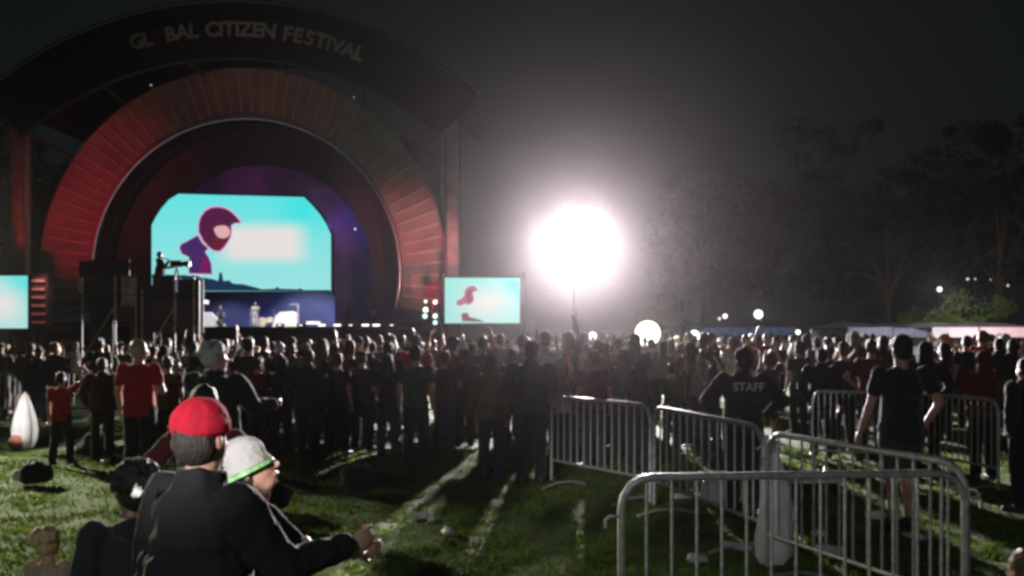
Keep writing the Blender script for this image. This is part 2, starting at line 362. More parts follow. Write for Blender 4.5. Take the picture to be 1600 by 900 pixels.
# LED wall
def emis(name, nodes_fn):
    m = bpy.data.materials.new(name); m.use_nodes = True; nt = m.node_tree; b = nt.nodes['Principled BSDF']; nt.nodes.remove(b)
    e = nt.nodes.new('ShaderNodeEmission'); nt.links.new(e.outputs[0], nt.nodes['Material Output'].inputs[0]); nodes_fn(nt, e); return m
def screen_nodes(glow_c, glow_r, corner, base_lo, base_hi, white=(.80, .74, .72)):
    def fn(nt, e):
        t = nt.nodes.new('ShaderNodeTexCoord'); s = nt.nodes.new('ShaderNodeSeparateXYZ'); nt.links.new(t.outputs['Object'], s.inputs[0])
        def M(op, a, b=None, c=None):
            n = nt.nodes.new('ShaderNodeMath'); n.operation = op
            for i, v in enumerate((a, b, c)):
                if v is None: continue
                if isinstance(v, (int, float)): n.inputs[i].default_value = v
                else: nt.links.new(v, n.inputs[i])
            return n.outputs[0]
        def soft(out, c, r, f):
            d = M('ABSOLUTE', M('SUBTRACT', out, c)); n = nt.nodes.new('ShaderNodeMapRange'); n.interpolation_type = 'SMOOTHSTEP'
            nt.links.new(d, n.inputs[0]); n.inputs[1].default_value = r - f; n.inputs[2].default_value = r + f; n.inputs[3].default_value = 1; n.inputs[4].default_value = 0
            return n.outputs[0]
        mask = M('MULTIPLY', soft(s.outputs[0], glow_c[0], glow_r[0], glow_r[2]), soft(s.outputs[2], glow_c[1], glow_r[1], glow_r[3]))
        g = nt.nodes.new('ShaderNodeMapRange'); nt.links.new(s.outputs[2], g.inputs[0]); g.inputs[1].default_value = base_lo[3]; g.inputs[2].default_value = base_hi[3]
        mx = nt.nodes.new('ShaderNodeMix'); mx.data_type = 'RGBA'; nt.links.new(g.outputs[0], mx.inputs[0]); mx.inputs[6].default_value = (*base_lo[:3], 1); mx.inputs[7].default_value = (*base_hi[:3], 1)
        # saturated corner
        dx = M('POWER', M('SUBTRACT', s.outputs[0], corner[0]), 2); dzz = M('POWER', M('SUBTRACT', s.outputs[2], corner[1]), 2)
        cm = nt.nodes.new('ShaderNodeMapRange'); nt.links.new(M('SQRT', M('ADD', dx, dzz)), cm.inputs[0]); cm.inputs[1].default_value = 0; cm.inputs[2].default_value = corner[2]; cm.inputs[3].default_value = .85; cm.inputs[4].default_value = 0
        m2 = nt.nodes.new('ShaderNodeMix'); m2.data_type = 'RGBA'; nt.links.new(cm.outputs[0], m2.inputs[0]); nt.links.new(mx.outputs[2], m2.inputs[6]); m2.inputs[7].default_value = (.02, .76, .75, 1)
        m3 = nt.nodes.new('ShaderNodeMix'); m3.data_type = 'RGBA'; nt.links.new(mask, m3.inputs[0]); nt.links.new(m2.outputs[2], m3.inputs[6]); m3.inputs[7].default_value = (*white, 1)
        nt.links.new(m3.outputs[2], e.inputs[0]); e.inputs[1].default_value = 1.0
    return fn
LDD = 62.0; lu = LDD / F
led = empty('led_wall', P(377, 452, LDD)); tag(led, 'big main screen glowing turquoise with cut upper corners', 'video screen')
def L(px, py, off=0): return Vector(((px - 377) * lu, -off, (452 - py) * lu))
def flat(pts, name, m, off, parent, f=L, th=None): return MB().poly([f(x, y, off) for x, y in pts], .003 if th is None else th, (0, 1, 0)).build(name, m, parent, smooth=False)
outl = [(237, 455), (237, 352), (243, 340), (252, 326), (264, 312), (279, 303), (475, 308), (487, 320), (500, 335), (510, 351), (517, 366), (517, 455)]
oc = [(377 + (x - 377) * 1.025, 390 + (y - 390) * 1.035) for x, y in outl]
flat(oc, 'casing', BLKM, -.02, led, th=.35)
flat(outl, 'display', emis('main display', screen_nodes(((411 - 377) * lu, (452 - 380) * lu), (62 * lu, 27 * lu, 22 * lu, 14 * lu), ((472 - 377) * lu, (452 - 328) * lu, 2.6), (.32, .76, .74, 0), (.12, .76, .76, 6.5))), .004, led, th=.02)
def em(name, c, s=1.0): return emis(name, lambda nt, e: (e.inputs[0].__setattr__('default_value', (*c, 1)), e.inputs[1].__setattr__('default_value', s)))
PLUM = em('plum pixels', (.085, .008, .055)); PURP = em('purple pixels', (.06, .018, .13)); PINK = em('pink pixels', (.78, .30, .55)); PALE = em('pale pink pixels', (.72, .42, .42)); TEALD = em('dark teal pixels', (.006, .03, .075)); MAG = em('magenta pixels', (.20, .006, .09)); HOT = em('glow pixels', (.80, .62, .70)); WINE = em('wine pixels', (.13, .01, .025))
def scale_pts(pts, k, c): return [(c[0] + (x - c[0]) * k, c[1] + (y - c[1]) * k) for x, y in pts]
head = [(311, 362), (311, 350), (314, 339), (321, 330), (330, 325), (341, 324), (352, 326), (362, 332), (370, 340), (376, 348), (366, 349), (361, 352), (361, 362), (360, 369), (356, 377), (350, 386), (343, 392), (334, 391), (326, 385), (318, 376)]
shoulder = [(281, 388), (283, 382), (289, 379), (298, 374), (309, 368), (316, 380), (325, 388), (320, 394), (326, 402), (330, 412), (331, 428), (296, 427), (294, 412), (296, 402), (290, 399), (284, 396)]
flat(scale_pts(head, 1.07, (340, 358)), 'figure_rim', PINK, .008, led)
flat(scale_pts(shoulder, 1.05, (305, 395)), 'figure_rim', PINK, .012, led)
flat(shoulder, 'figure_body', PURP, .016, led)
flat([(316, 405), (322, 400), (325, 408), (330, 412), (321, 413), (331, 416), (322, 418), (326, 424), (312, 428)], 'figure_sleeve', MAG, .020, led)
flat(head, 'figure_head', PLUM, .016, led)
flat([(334, 357), (340, 353), (350, 352), (357, 355), (360, 362), (358, 369), (350, 373), (341, 371), (336, 364)], 'figure_visor', PALE, .020, led)
flat([(330, 372), (336, 366), (342, 374), (352, 375), (356, 374), (349, 386), (343, 391), (334, 389)], 'figure_chin', WINE, .024, led)
flat([(238, 454), (238, 428), (290, 430), (333, 436), (341, 439), (343, 426), (347, 426), (349, 439), (358, 438), (364, 443), (380, 444), (396, 448), (410, 452), (430, 451), (433, 448), (437, 451), (466, 452), (469, 450), (474, 453), (516, 453), (516, 455)], 'skyline', TEALD, .024, led)
# lower band of the wall: dim blue fascia, really lit by the blue lamps
under(arch, MB().box((X(415, LDD), LDD - .2, (Z(457, LDD) + dz) / 2), (X(520, LDD) - X(300, LDD), .3, Z(457, LDD) - dz), bev=.02).build('riser_cloth', mat('blue riser cloth', (.03, .045, .15), .8, 0, .25, .6, .2, 3)))
lamp('riser_light', 'AREA', P(415, 508, 60.6), 35, (.25, .35, 1), aim=P(415, 470, 62), size=3)
# side screens
def side_screen(px0, py0, px1, py1, D, label, fig):
    r = empty('side_screen', P((px0 + px1) / 2, py1, D)); tag(r, label, 'video screen')
    k = D / F; f = lambda x, y, off=0: Vector(((x - (px0 + px1) / 2) * k, -off, (py1 - y) * k))
    flat([(px0 - 2, py1 + 2), (px0 - 2, py0 - 2), (px1 + 2, py0 - 2), (px1 + 2, py1 + 2)], 'casing', BLKM, -.02, r, f, .3)
    w = (px1 - px0) * k; h = (py1 - py0) * k
    flat([(px0, py1), (px0, py0), (px1, py0), (px1, py1)], 'display', emis('side display', screen_nodes((.02 * w if fig else .1 * w, .45 * h), (.28 * w, .28 * h, .22 * w, .3 * h), (w * .42, h * .85, 1.2), (.40, .75, .70, 0), (.3, .76, .70, h), (.78, .76, .74))), .004, r, f, .02)
    if fig:
        P2 = em('mauve pixels', (.40, .12, .20)); P3 = em('dark mauve pixels', (.22, .07, .12))
        flat([(725, 463), (727, 453), (733, 447), (742, 447), (747, 454), (742, 455), (738, 458), (741, 466), (738, 473), (731, 477), (727, 474), (719, 478), (713, 476), (714, 470), (721, 467)], 'figure_head', P2, .008, r, f)
        flat([(728, 461), (732, 455), (737, 453), (737, 458), (734, 464), (738, 468), (734, 472), (729, 468)], 'figure_visor', P3, .012, r, f)
        flat([(722, 502), (721, 491), (724, 489), (731, 489), (733, 495), (748, 499), (758, 503)], 'figure_body', P3, .010, r, f)
    for sx_ in (-1, 1):
        x = sx_ * (w / 2 + .25)
        MB().tube((x, .15, h + .3), (x, .15, gz(r.location.x, D) - r.location.z), .12, n=8).build('mast', DSTEEL, r)
    return r
side_screen(695, 434, 812, 505, 55, 'smaller side screen to the right of the arch, left of the floodlight', True)
side_screen(-70, 431, 43, 513, 54, 'smaller side screen cut off by the left edge of the photo', False)
# slatted cabinet beside left screen
r = empty('slatted_cabinet', P(60, 512, 54)); tag(r, 'dark speaker cabinet with glowing horizontal slats beside the left side screen', 'speaker cabinet')
k = 54 / F
MB().box((0, .5, 41 * k + .1), (24 * k, .8, 86 * k), bev=.04).build('cabinet', DARKF, r)
MB().box((0, .5, -.7), (.6, .6, 2.4), bev=.02).build('stand', DSTEEL, r)
for i in range(6): MB().box((0, .02, (8 + i * 13) * k), (20 * k, .16, .13), bev=.01).build('slat', mat('pale slat', (.45, .3, .28), .5), r)
lamp('slat_light', 'SPOT', P(60, 400, 52.6), 500, (1, .35, .3), aim=P(60, 470, 54), size=60, blend=.8)
# blinder rack
r = empty('blinder_rack', P(675, 508, 53.5)); tag(r, 'rack of small round greenish white lamps left of the right side screen', 'lamp rack')
k = 53.5 / F
MB().box((0, .12, 22 * k), (.1, .1, 50 * k)).box((0, .12, 44 * k), (26 * k, .1, .1)).box((0, .12, 6 * k), (26 * k, .1, .1)).box((0, .12, -1.3), (.14, .14, 2.7)).build('frame', BLKM, r)
for x, y, s in ((665, 471, .6), (680, 472, .8), (665, 484, 1), (664, 494, .9), (680, 494, .9), (680, 504, .8)):
    c = Vector(((x - 675) * k, 0, (508 - y) * k))
    h = MB().tube(c + Vector((0, .14, 0)), c, .17, .2, 14).build('lamp_can', BLKM, r)
    MB().tube(c + Vector((0, -.01, 0)), c + Vector((0, -.03, 0)), .16 * s, n=14).build('lens', mat('cool lamp lens', (.7, .8, .75), .3, emit=(.62, 1, .9), es=1.6), h)

# small wall lamps inside the arch
for i, (px, py, D, r_) in enumerate(((555, 358, 65, .10), (573, 360, 65, .05), (590, 330, 65, .05), (236, 133, 54.6, .05), (553, 152, 54.6, .04), (594, 447, 65, .07))):
    e = empty('stage_lamp', P(px, py, D)); tag(e, ('brightest tiny lamp on the back wall right of the main screen', 'faint tiny lamp just right of the brightest wall lamp', 'faint tiny lamp high on the back wall at the right', 'tiny pale lamp on the roof front under the letters GL', 'tiny pale lamp on the roof front under the last letters', 'faint tiny lamp low on the back wall above the footlights')[i], 'lamp')
    MB().tube((0, .35, 0), (0, 0, 0), r_ * 1.6, r_ * 1.9, 12).build('can', BLKM, e); MB().ell((0, -.02, 0), (r_, r_ * .4, r_), u=12, v=8).build('lens', mat('dim lamp lens', (.7, .7, .7), .3, emit=(.85, .95, 1), es=.55), e)
# instruments on the stage
def tg(name, label, cat, loc): r = empty(name, loc); tag(r, label, cat); return r
def stg(px, py, D=58.5): p = P(px, py, D); return Vector((p.x, D, dz))
r = tg('keyboard_rig', 'white draped keyboard table near the middle of the stage', 'keyboard', stg(445, 500))
MB().poly([(-.85, 0, 0), (-.6, 0, .75), (-.3, 0, 1.0), (.55, 0, 1.05), (.75, 0, .9), (.75, 0, 0)], .7).build('drape', cloth('white drape', (.7, .66, .66)), r)
MB().box((.05, .3, 1.12), (1.3, .4, .1), bev=.02).build('keyboard', BLKM, r)
MB().box((.8, .3, .8), (.1, .1, 1.5)).box((.55, .3, 1.5), (.6, .06, .06)).build('stand', STEEL, r)
r = tg('drum_kit', 'drum kit with pale shells in the centre of the stage', 'drum kit', stg(410, 500, 60))
for c, rr, h in (((0, 0, .35), .32, .5), ((-.5, .1, .5), .2, .3), ((.5, .1, .5), .2, .3)):
    MB().tube((c[0], c[1] - h / 2, c[2]), (c[0], c[1] + h / 2, c[2]), rr, n=20).build('drum', mat('drum shell', (.6, .52, .42), .3), r)
for x in (-.8, .8):
    MB().tube((x, 0, 0), (x, 0, 1.15), .02, n=6).build('cymbal_stand', STEEL, r)
    MB().tube((x, 0, 1.15), (x, 0, 1.17), .28, .05, 18).build('cymbal', mat('brass', (.7, .5, .2), .3, .9), r)
r = tg('monitor_wedge', 'pale low monitor box at the left end of the stage beside the tall platform', 'stage monitor', stg(322, 500, 57.5))
MB().poly([(-.9, 0, 0), (-.9, 0, 1.05), (.2, 0, .95), (.8, 0, .4), (1.1, 0, .1), (1.1, 0, 0)], .6).build('cabinet', cloth('pale cover', (.6, .58, .56)), r)
r = tg('music_stand', 'white board on a stand right of the keyboard table', 'stand', stg(490, 505, 57))
MB().box((0, 0, .25), (.9, .3, .2), bev=.03).build('board', WPAPER, r); MB().box((0, .1, .08), (.1, .1, .15)).build('leg', DSTEEL, r)

# ------------------------------------------------------------------ people
ARM = {'down': ((.05, -.03, -.28), (.065, .05, -.53)), 'phone': ((.06, .1, -.25), (-.07, .27, -.02)), 'up': ((.07, .06, .26), (.03, .1, .5)),
       'high': ((.1, .18, .16), (.02, .24, .40)), 'hip': ((.2, -.06, -.22), (.06, .06, -.38)), 'fold': ((.07, .06, -.27), (-.13, .2, -.2)),
       'fwd': ((.05, .18, -.21), (.08, .42, -.2)), 'out': ((.2, .06, -.2), (.36, .16, -.32)), 'pocket': ((.11, -.07, -.26), (.02, .02, -.47))}
def make_variant(voxel=.015, arms=('down', 'down'), top='tee', bottom='long', hair='short', build=1.0, female=False, sit=False, lean=0, yaw=0, pitch=0, hat=None, stride=0, seed=0, curl=.5, hem=.0, eyes=False, child=False, fr=.0095):
    b = MB(); rnd = random.Random(seed)
    dzs = -.80 if sit else 0
    hs = 1.16 if child else 1.0     # head scale
    sw = (.165 if female else .19) * build
    leanM = Matrix.Rotation(-lean, 4, 'X'); piv = Vector((0, 0, .95))
    def sp(v): v = Vector(v) - piv; return (leanM @ v) + piv + Vector((0, 0, dzs))
    lo_ = lambda v: Vector(v) + Vector((0, 0, dzs))
    prims = {}
    J = {}
    J['pel'] = lo_((0, 0, .95)); J['ab'] = sp((0, .005, 1.08)); J['ch'] = sp((0, 0, 1.28)); J['nb'] = sp((0, -.015, 1.45)); J['hd'] = sp((0, .02, 1.615))
    # torso
    def torso(mb, k):
        mb.ell(J['pel'], ((.155 + (.015 if female else 0)) * build + k, .115 * build + k, .12 + k * .5))
        mb.ell(J['ab'], (.135 * build + k, .105 * build + k, .17))
        mb.ell(J['ch'], (.165 * build + k, .115 * build + k, .19 + k * .3))
        mb.ell(sp((0, -.005, 1.385)), (.15 * build + k, .085 * build + k, .075 + k * .4))
        if female:
            for s in (-1, 1): mb.ell(sp((s * .07, .09, 1.27)), (.06 + k * .5, .05 + k * .5, .06 + k * .5))
    torso(b, 0)
    b.cap(J['nb'], sp((0, .01, 1.56)), .062, .055)
    # head
    hp = sp((0, 0, 1.52)); HM = Matrix.Translation(hp) @ Matrix.Rotation(yaw, 4, 'Z') @ Matrix.Rotation(-pitch, 4, 'X')
    HR = HM.to_3x3()
    def hd(v): return HM @ (Vector(v) * hs)
    def he(mb, c, r): mb.ell(hd(c), [q * hs for q in r], HR)
    he(b, (0, -.008, .125), (.076, .096, .098)); he(b, (0, .018, .07), (.064, .078, .085)); he(b, (0, .045, .012), (.042, .042, .032))
    b.cap(hd((0, .098, .095)), hd((0, .112, .062)), .009 * hs, .014 * hs, 8); he(b, (0, .092, .03), (.024, .012, .009))
    for s in (-1, 1): he(b, (s * .078, -.005, .085), (.009, .019, .03))
    # arms
    for idx, s in ((0, -1), (1, 1)):
        e, w = ARM[arms[idx]] if isinstance(arms[idx], str) else arms[idx]
        sh = sp((s * sw, -.005, 1.405)); el = sh + Vector((s * e[0], e[1], e[2])); wr_ = sh + Vector((s * w[0], w[1], w[2]))
        J['sh%d' % idx], J['el%d' % idx], J['wr%d' % idx] = sh, el, wr_
        ab = .9 + .1 * build
        b.ell(sh, (.06 * ab,) * 3); b.cap(sh, el, .05 * ab, .04 * ab); b.cap(el, wr_, .041 * ab, .027 * ab)
        d = (wr_ - el).normalized(); inn = Vector((-s, 0, 0)); inn = (inn - d * inn.dot(d)).normalized()
        if inn.length < .1: inn = Vector((0, 1, 0))
        wd = d.cross(inn).normalized()       # across the palm
        if wd.y < 0: wd = -wd                # thumb side to the front
        hk = 1.05
        rot = Matrix((wd, inn, d)).transposed()
        pc = wr_ + d * .055 * hk; b.ell(pc, (.04 * hk, .017, .052 * hk), rot)
        J['hand%d' % idx] = pc + d * .06 + inn * .03
        for q in range(4):
            off = (q - 1.5) * .0205 * hk; ln = (.062, .078, .074, .070)[q] * hk
            p0 = wr_ + d * .09 * hk + wd * off; p1 = p0 + (d * math.cos(curl) + inn * math.sin(curl)) * ln * .55; p2 = p1 + (d * math.cos(curl * 2.2) + inn * math.sin(curl * 2.2)) * ln * .5
            b.cap(p0 - d * .02, p1, fr, fr * .92, 6); b.cap(p1, p2, fr * .92, fr * .8, 6)
        t0 = wr_ + d * .035 + wd * .034; t1 = t0 + (d * .6 + wd * .6 + inn * .4).normalized() * .04; t2 = t1 + (d * .8 + inn * .5 + wd * .1).normalized() * .032
        b.cap(t0, t1, fr * 1.25, fr * 1.1, 6); b.cap(t1, t2, fr * 1.1, fr * .9, 6)
    # legs
    for idx, s in ((0, -1), (1, 1)):
        hip = lo_((s * .09 * build, 0, .92))
        if sit: kn = lo_((s * .2, .36, 1.2)); an = lo_((s * .13, .52, .88)); toe = an + Vector((s * .02, .14, -.04))
        else:
            st = stride * s
            kn = Vector((s * .105, .02 + st * .5 + (.04 if st > 0 else 0), .50)); an = Vector((s * .115, -.02 + st, .085)); toe = an + Vector((s * .03, .15, -.045))
        J['hip%d' % idx], J['kn%d' % idx], J['an%d' % idx], J['toe%d' % idx] = hip, kn, an, toe
        b.cap(hip, kn, .088 * build, .056); b.cap(kn, an, .056, .038); b.ell((kn * .62 + an * .38) + Vector((0, -.018, 0)), (.05, .052, .11)); b.cap(an - Vector((0, .02, .045)), toe, .037, .03)
    out = {'body': remesh(b, 'person_body', voxel, 2)}
    vx = max(voxel, .011)
    # top
    k = {'tee': .014, 'jacket': .034, 'hoodie': .028, 'tank': .01, 'puffer': .055, 'coat': .026}[top]
    t = MB(); torso(t, k)
    hemz = sp((0, 0, .86 - hem))
    t.tube(sp((0, 0, 1.2)), hemz, .14 * build + k, (.15 * build + k + (.02 if top != 'tank' else 0)), 16)
    # flatten front-back by scaling
    for idx, s in ((0, -1), (1, 1)):
        sh, el, wr_ = J['sh%d' % idx], J['el%d' % idx], J['wr%d' % idx]
        if top != 'tank':
            t.ell(sh, (.056 + k * .85,) * 3)
            if top == 'tee': t.cap(sh, sh.lerp(el, .55), .054 + k, .052 + k)
            else: t.cap(sh, el, .054 + k, .046 + k * .9); t.cap(el, el.lerp(wr_, .94), .046 + k * .9, .034 + k * .6)
    if top in ('jacket', 'puffer', 'coat'): t.tube(sp((0, -.01, 1.42)), sp((0, .0, 1.51)), .095, .085, 16)
    if top == 'coat':
        for q in range(7): z_ = 1.36 - q * .09; t.ell(sp((0, -.015, z_)), (.20 + q * .022, .13 + q * .014, .10))
    if top == 'hoodie': t.ell(sp((0, -.09, 1.44)), (.12, .07, .07))
    out['top'] = remesh(t, 'top', vx, 3, .012 if top in ('tee', 'tank') else .016, 10, seed)
    # bottom
    t = MB(); t.ell(J['pel'], (.165 * build + (.015 if female else 0), .125 * build, .13))
    if bottom == 'dress':
        t.tube(J['pel'], J['pel'] + Vector((0, 0, -.45)), .17, .27, 18)
    else:
        for idx in (0, 1):
            hip, kn, an = J['hip%d' % idx], J['kn%d' % idx], J['an%d' % idx]
            if bottom == 'short': t.cap(hip, hip.lerp(kn, .82), .102 * build, .09, 14)
            else: t.cap(hip, kn, .104 * build, .084, 14); t.cap(kn, kn.lerp(an, .93), .084, .072, 14)
    out['bottom'] = remesh(t, 'bottom', vx + .002, 3, .011, 11, seed + 5)
    for idx in (0, 1):
        an, toe = J['an%d' % idx], J['toe%d' % idx]
        t = MB(); t.cap(an - Vector((0, .02, .035)), toe + Vector((0, .01, 0)), .047, .041); t.cap(an, an - Vector((0, 0, .03)), .05, .05)
        out['shoe%d' % idx] = remesh(t, 'shoe', .012, 2)
    # hair
    if hair:
        t = MB()
        if hair == 'bald': he(t, (0, -.02, .10), (.078, .085, .06))
        else:
            he(t, (0, -.02, .14), (.086, .098, .098)); he(t, (0, -.035, .09), (.084, .082, .09))
        if hair == 'long':
            t.cap(hd((0, -.05, .1)), sp((0, -.085, 1.36)), .085, .07); t.cap(hd((-.05, -.03, .08)), sp((-.07, -.06, 1.38)), .045, .04); t.cap(hd((.05, -.03, .08)), sp((.07, -.06, 1.38)), .045, .04)
        if hair == 'bun': he(t, (0, -.11, .19), (.045, .045, .045))
        if hair == 'pony': t.cap(hd((0, -.12, .15)), sp((0, -.15, 1.42)), .038, .022)
        if hair == 'curly':
            for q in range(26):
                v = Vector((rnd.gauss(0, 1), rnd.gauss(0, 1), abs(rnd.gauss(0, 1)) * .8)).normalized(); v.y = v.y if v.y < .5 else .5
                he(t, (v.x * .095, v.y * .095 - .03, .13 + v.z * .085), (.035, .035, .035))
        out['hair'] = remesh(t, 'hair', max(voxel, .009), 1, .006, 40, seed)
    if hat:
        t = MB()
        if hat == 'beanie':
            he(t, (0, -.012, .155), (.094, .112, .092)); t.tube(hd((0, -.012, .12)), hd((0, -.012, .165)), .104 * hs, .102 * hs, 24)
        if hat == 'cap':
            he(t, (0, -.012, .15), (.088, .105, .088)); t.poly([hd(v) for v in ((-.07, .07, .155), (-.06, .14, .148), (0, .17, .145), (.06, .14, .148), (.07, .07, .155))], .008, HR @ Vector((0, 0, 1)))
        if hat == 'bucket':
            he(t, (0, -.01, .16), (.092, .108, .085)); t.tube(hd((0, -.01, .10)), hd((0, -.01, .155)), .115 * hs, .095 * hs, 26)
        if hat == 'hood':
            he(t, (0, -.022, .12), (.102, .118, .125)); t.cap(hd((0, -.05, .06)), sp((0, -.06, 1.42)), .09, .11)
        out['hat'] = remesh(t, 'hat', max(voxel, .009), 2, .004, 25, seed)
    out['_J'] = J; out['_hd'] = hd
    if eyes:
        for s in (-1, 1):
            out['eye%d' % (s > 0)] = MB().ell(hd((s * .031, .082, .092)), (.012 * hs, .008 * hs, .008 * hs), HR).mesh('eye')
    return out
def put(V, px=None, D=None, top=None, rz=0, mats=None, label='', group=None, sc=None, loc=None, shoes=True):
    """stand a person at image column px, depth D, its head at image row top"""
    if loc is None: loc = Vector((X(px, D), D, gz(X(px, D), D)))
    if sc is None:
        zs = [v.co.z for v in (V.get('hat') or V['body']).vertices]
        hgt = max(zs); sc = (Z(top, D) - loc.z) / hgt
    m = dict(skin=SKIN, top=BLACK, bottom=DENIM, hair=HAIRD, hat=BLACK, shoe=SHOE); m.update(mats or {})
    o = link('person', V['body'], m['skin']); o.location = loc; o.rotation_euler = (0, 0, rz); o.scale = (sc,) * 3
    tag(o, label, 'person', group)
    for key, nm, role in (('top', 'shirt', 'top'), ('bottom', 'trousers', 'bottom'), ('hair', 'hair', 'hair'), ('hat', 'hat', 'hat')):
        if key in V: link(nm, V[key], m[role], o)
    if shoes:
        for i in (0, 1): link('shoe', V['shoe%d' % i], m['shoe'], o)
    for i in (0, 1):
        if 'eye%d' % i in V: link('eye', V['eye%d' % i], mat('eye', (.02, .012, .01), .15), o)
    return o

MARM = {}
# crowd variants
CV = {}
specs = [('plain man', dict(arms=('down', 'down'), hair='short')), ('phone man', dict(arms=('down', 'phone'), hair='short', lean=.03, pitch=.1)),
         ('armup', dict(arms=('down', 'up'), hair='short')), ('longhair', dict(arms=('fold', 'fold'), hair='long', female=True)),
         ('pony', dict(arms=('down', 'high'), hair='pony', female=True, bottom='short')), ('capman', dict(arms=('fold', 'down'), hair='short', hat='cap', build=1.1)),
         ('hood', dict(arms=('pocket', 'pocket'), hair=None, hat='hood', top='hoodie')), ('bun', dict(arms=('hip', 'down'), hair='bun', female=True, stride=.08)),
         ('curly', dict(arms=('phone', 'phone'), hair='curly')), ('jacket', dict(arms=('pocket', 'down'), hair='short', top='jacket', build=1.08)),
         ('beanie', dict(arms=('down', 'fold'), hair='short', hat='beanie', top='jacket')), ('botharms', dict(arms=('up', 'high'), hair='long', female=True, top='tank'))]
desc = {'plain man': 'short haired person', 'phone man': 'person lifting one hand', 'armup': 'person raising one arm', 'longhair': 'long haired person', 'pony': 'ponytailed person',
        'capman': 'broad person in a cap', 'hood': 'hooded person', 'bun': 'person with a hair bun', 'curly': 'curly haired person', 'jacket': 'short haired person in a jacket', 'beanie': 'person in a knit cap and jacket', 'botharms': 'person with both arms up'}
for i, (n, sp_) in enumerate(specs): CV[n] = make_variant(voxel=.017, seed=i, fr=.0115, **sp_)

# --- individually placed people ---
V = make_variant
HV = .0085
rng = random.Random(11)
# foreground: red cap, black jacket, right arm held forward
A = V(voxel=HV, arms=('down', ((.04, .16, -.24), (.10, .42, -.20))), top='coat', hair='short', hat='beanie', build=1.1, yaw=.2, lean=.05, seed=31, curl=.9)
pa = put(A, 306, 2.85, 620, rz=-.62, mats=dict(top=NYLON, hat=mat('crimson knit', (.62, .012, .04), .85, 0, .15, 30, .4, 120, trans=.55), hair=HAIRD, bottom=BLACK), label='person in a bright red cap and bulky black jacket, nearest to the camera')
# white zigzag mark on the shoulder and the straps
zz = MB().poly([(-.055, 0, .02), (-.035, 0, -.012), (-.02, 0, .012), (-.005, 0, -.014), (.012, 0, .015), (.03, 0, -.008), (.05, 0, .006), (.052, 0, -.02), (.028, 0, -.032), (.012, 0, -.012), (-.005, 0, -.038), (-.02, 0, -.014), (-.036, 0, -.036)], .004).build('zigzag_mark', WPAPER, pa)
zz.location = (-.09, -.165, 1.455); zz.rotation_euler = (R(-30), 0, R(-14)); zz.scale = (.8, 1, .8)
mat('reflective strap', (.35, .35, .37), .45, .3)
# child in a white cap
Bc = V(voxel=HV, arms=('fold', 'fwd'), top='tee', hair='short', hat='bucket', child=True, build=.95, yaw=-.5, pitch=-.45, seed=32, eyes=True, lean=.1)
pb = put(Bc, 388, 3.5, 682, rz=-1.0, mats=dict(hat=mat('white hat cloth', (.82, .8, .79), .8, 0, .06, 20, .3, 60, trans=.6), top=CHAR, hair=HAIRD), label='child in a white hat beside the red capped person, looking down')
def band(V_, o, m, nm, z0, z1, r0, r1):
    hd = V_['_hd']; t = MB(); t.tube(hd((0, -.01, z0)), hd((0, -.01, z1)), r0, r1, 30)
    return t.build(nm, m, o)
band(Bc, pb, mat('green print', (.25, .55, .22), .7, 0, .6, 30), 'hat_brim', .085, .10, .140, .138)
MB().path([(-.1, -.10, 1.47), (-.115, -.15, 1.35), (-.12, -.15, 1.2), (-.11, -.12, 1.05)], .011, 6).build('strap', MATS['reflective strap'], pb)
MB().path([(.1, -.10, 1.47), (.115, -.15, 1.35), (.12, -.15, 1.2), (.11, -.12, 1.05)], .011, 6).build('strap', MATS['reflective strap'], pb)
# small dark haired child left of the red cap
Cc = V(voxel=HV, arms=('down', 'down'), top='hoodie', hair='curly', child=True, seed=33, yaw=.3)
put(Cc, 208, 3.5, 722, rz=.5, mats=dict(top=BLACK, hair=HAIRD, skin=SKIN2), label='small curly haired child at the left elbow of the red capped person')
# dark haired teenager behind the cap
D_ = V(voxel=.011, arms=('hip', 'hip'), top='tee', hair='short', seed=34)
put(D_, 320, 4.9, 604, rz=.1, mats=dict(top=MAROON, hair=HAIRD), label='dark haired teenager in maroon showing just above the red cap')
E_ = V(voxel=.011, arms=('fwd', 'fwd'), top='jacket', hair='curly', seed=35, hat='cap', yaw=-.6, build=1.1)
put(E_, 336, 7.4, 531, rz=-.3, mats=dict(top=BLACK, hair=HAIRG, hat=GREY), label='grey haired person in a pale cap and black jacket behind the red cap')
F_ = V(voxel=.011, arms=('down', 'fold'), top='tee', hair='bald', bottom='long', seed=36, yaw=-.7, lean=-.02, build=1.05)
put(F_, 218, 10.4, 530, rz=-.2, mats=dict(top=RED, bottom=BLACK, hair=HAIRG, skin=SKIN), label='man in a red shirt with close cropped pale head, hands in front')
G_ = V(voxel=.012, arms=('down', 'high'), top='tee', hair='short', seed=37, stride=.1)
put(G_, 96, 12.4, 566, rz=-.1, mats=dict(top=RED, bottom=BLACK), label='person in a red shirt raising the right arm, leftmost standing figure')
put(CV['jacket'], 160, 12.9, 560, rz=.1, mats=dict(top=BLACK, bottom=BLACK), label='person in black between the two red shirts')
put(CV['bun'], 262, 12.6, 556, rz=.2, mats=dict(top=BROWN, hair=HAIRB), label='person with a hair bun close behind the man in the red shirt')
H_ = V(voxel=HV, arms=('fold', 'fold'), top='tee', hair='curly', sit=True, female=True, child=True, seed=38, yaw=-.2, build=.95)
put(H_, 76, 5.4, 824, rz=-.1, mats=dict(top=BEIGE, hair=mat('blond hair', (.55, .38, .2), .6, 0, .3, 60, .6, 160, stretch=(1, 1, .15))), label='fair haired person in a beige top sitting on the grass at the bottom left')
I_ = V(voxel=HV, arms=('fold', 'fold'), top='hoodie', hair='short', sit=True, seed=39)
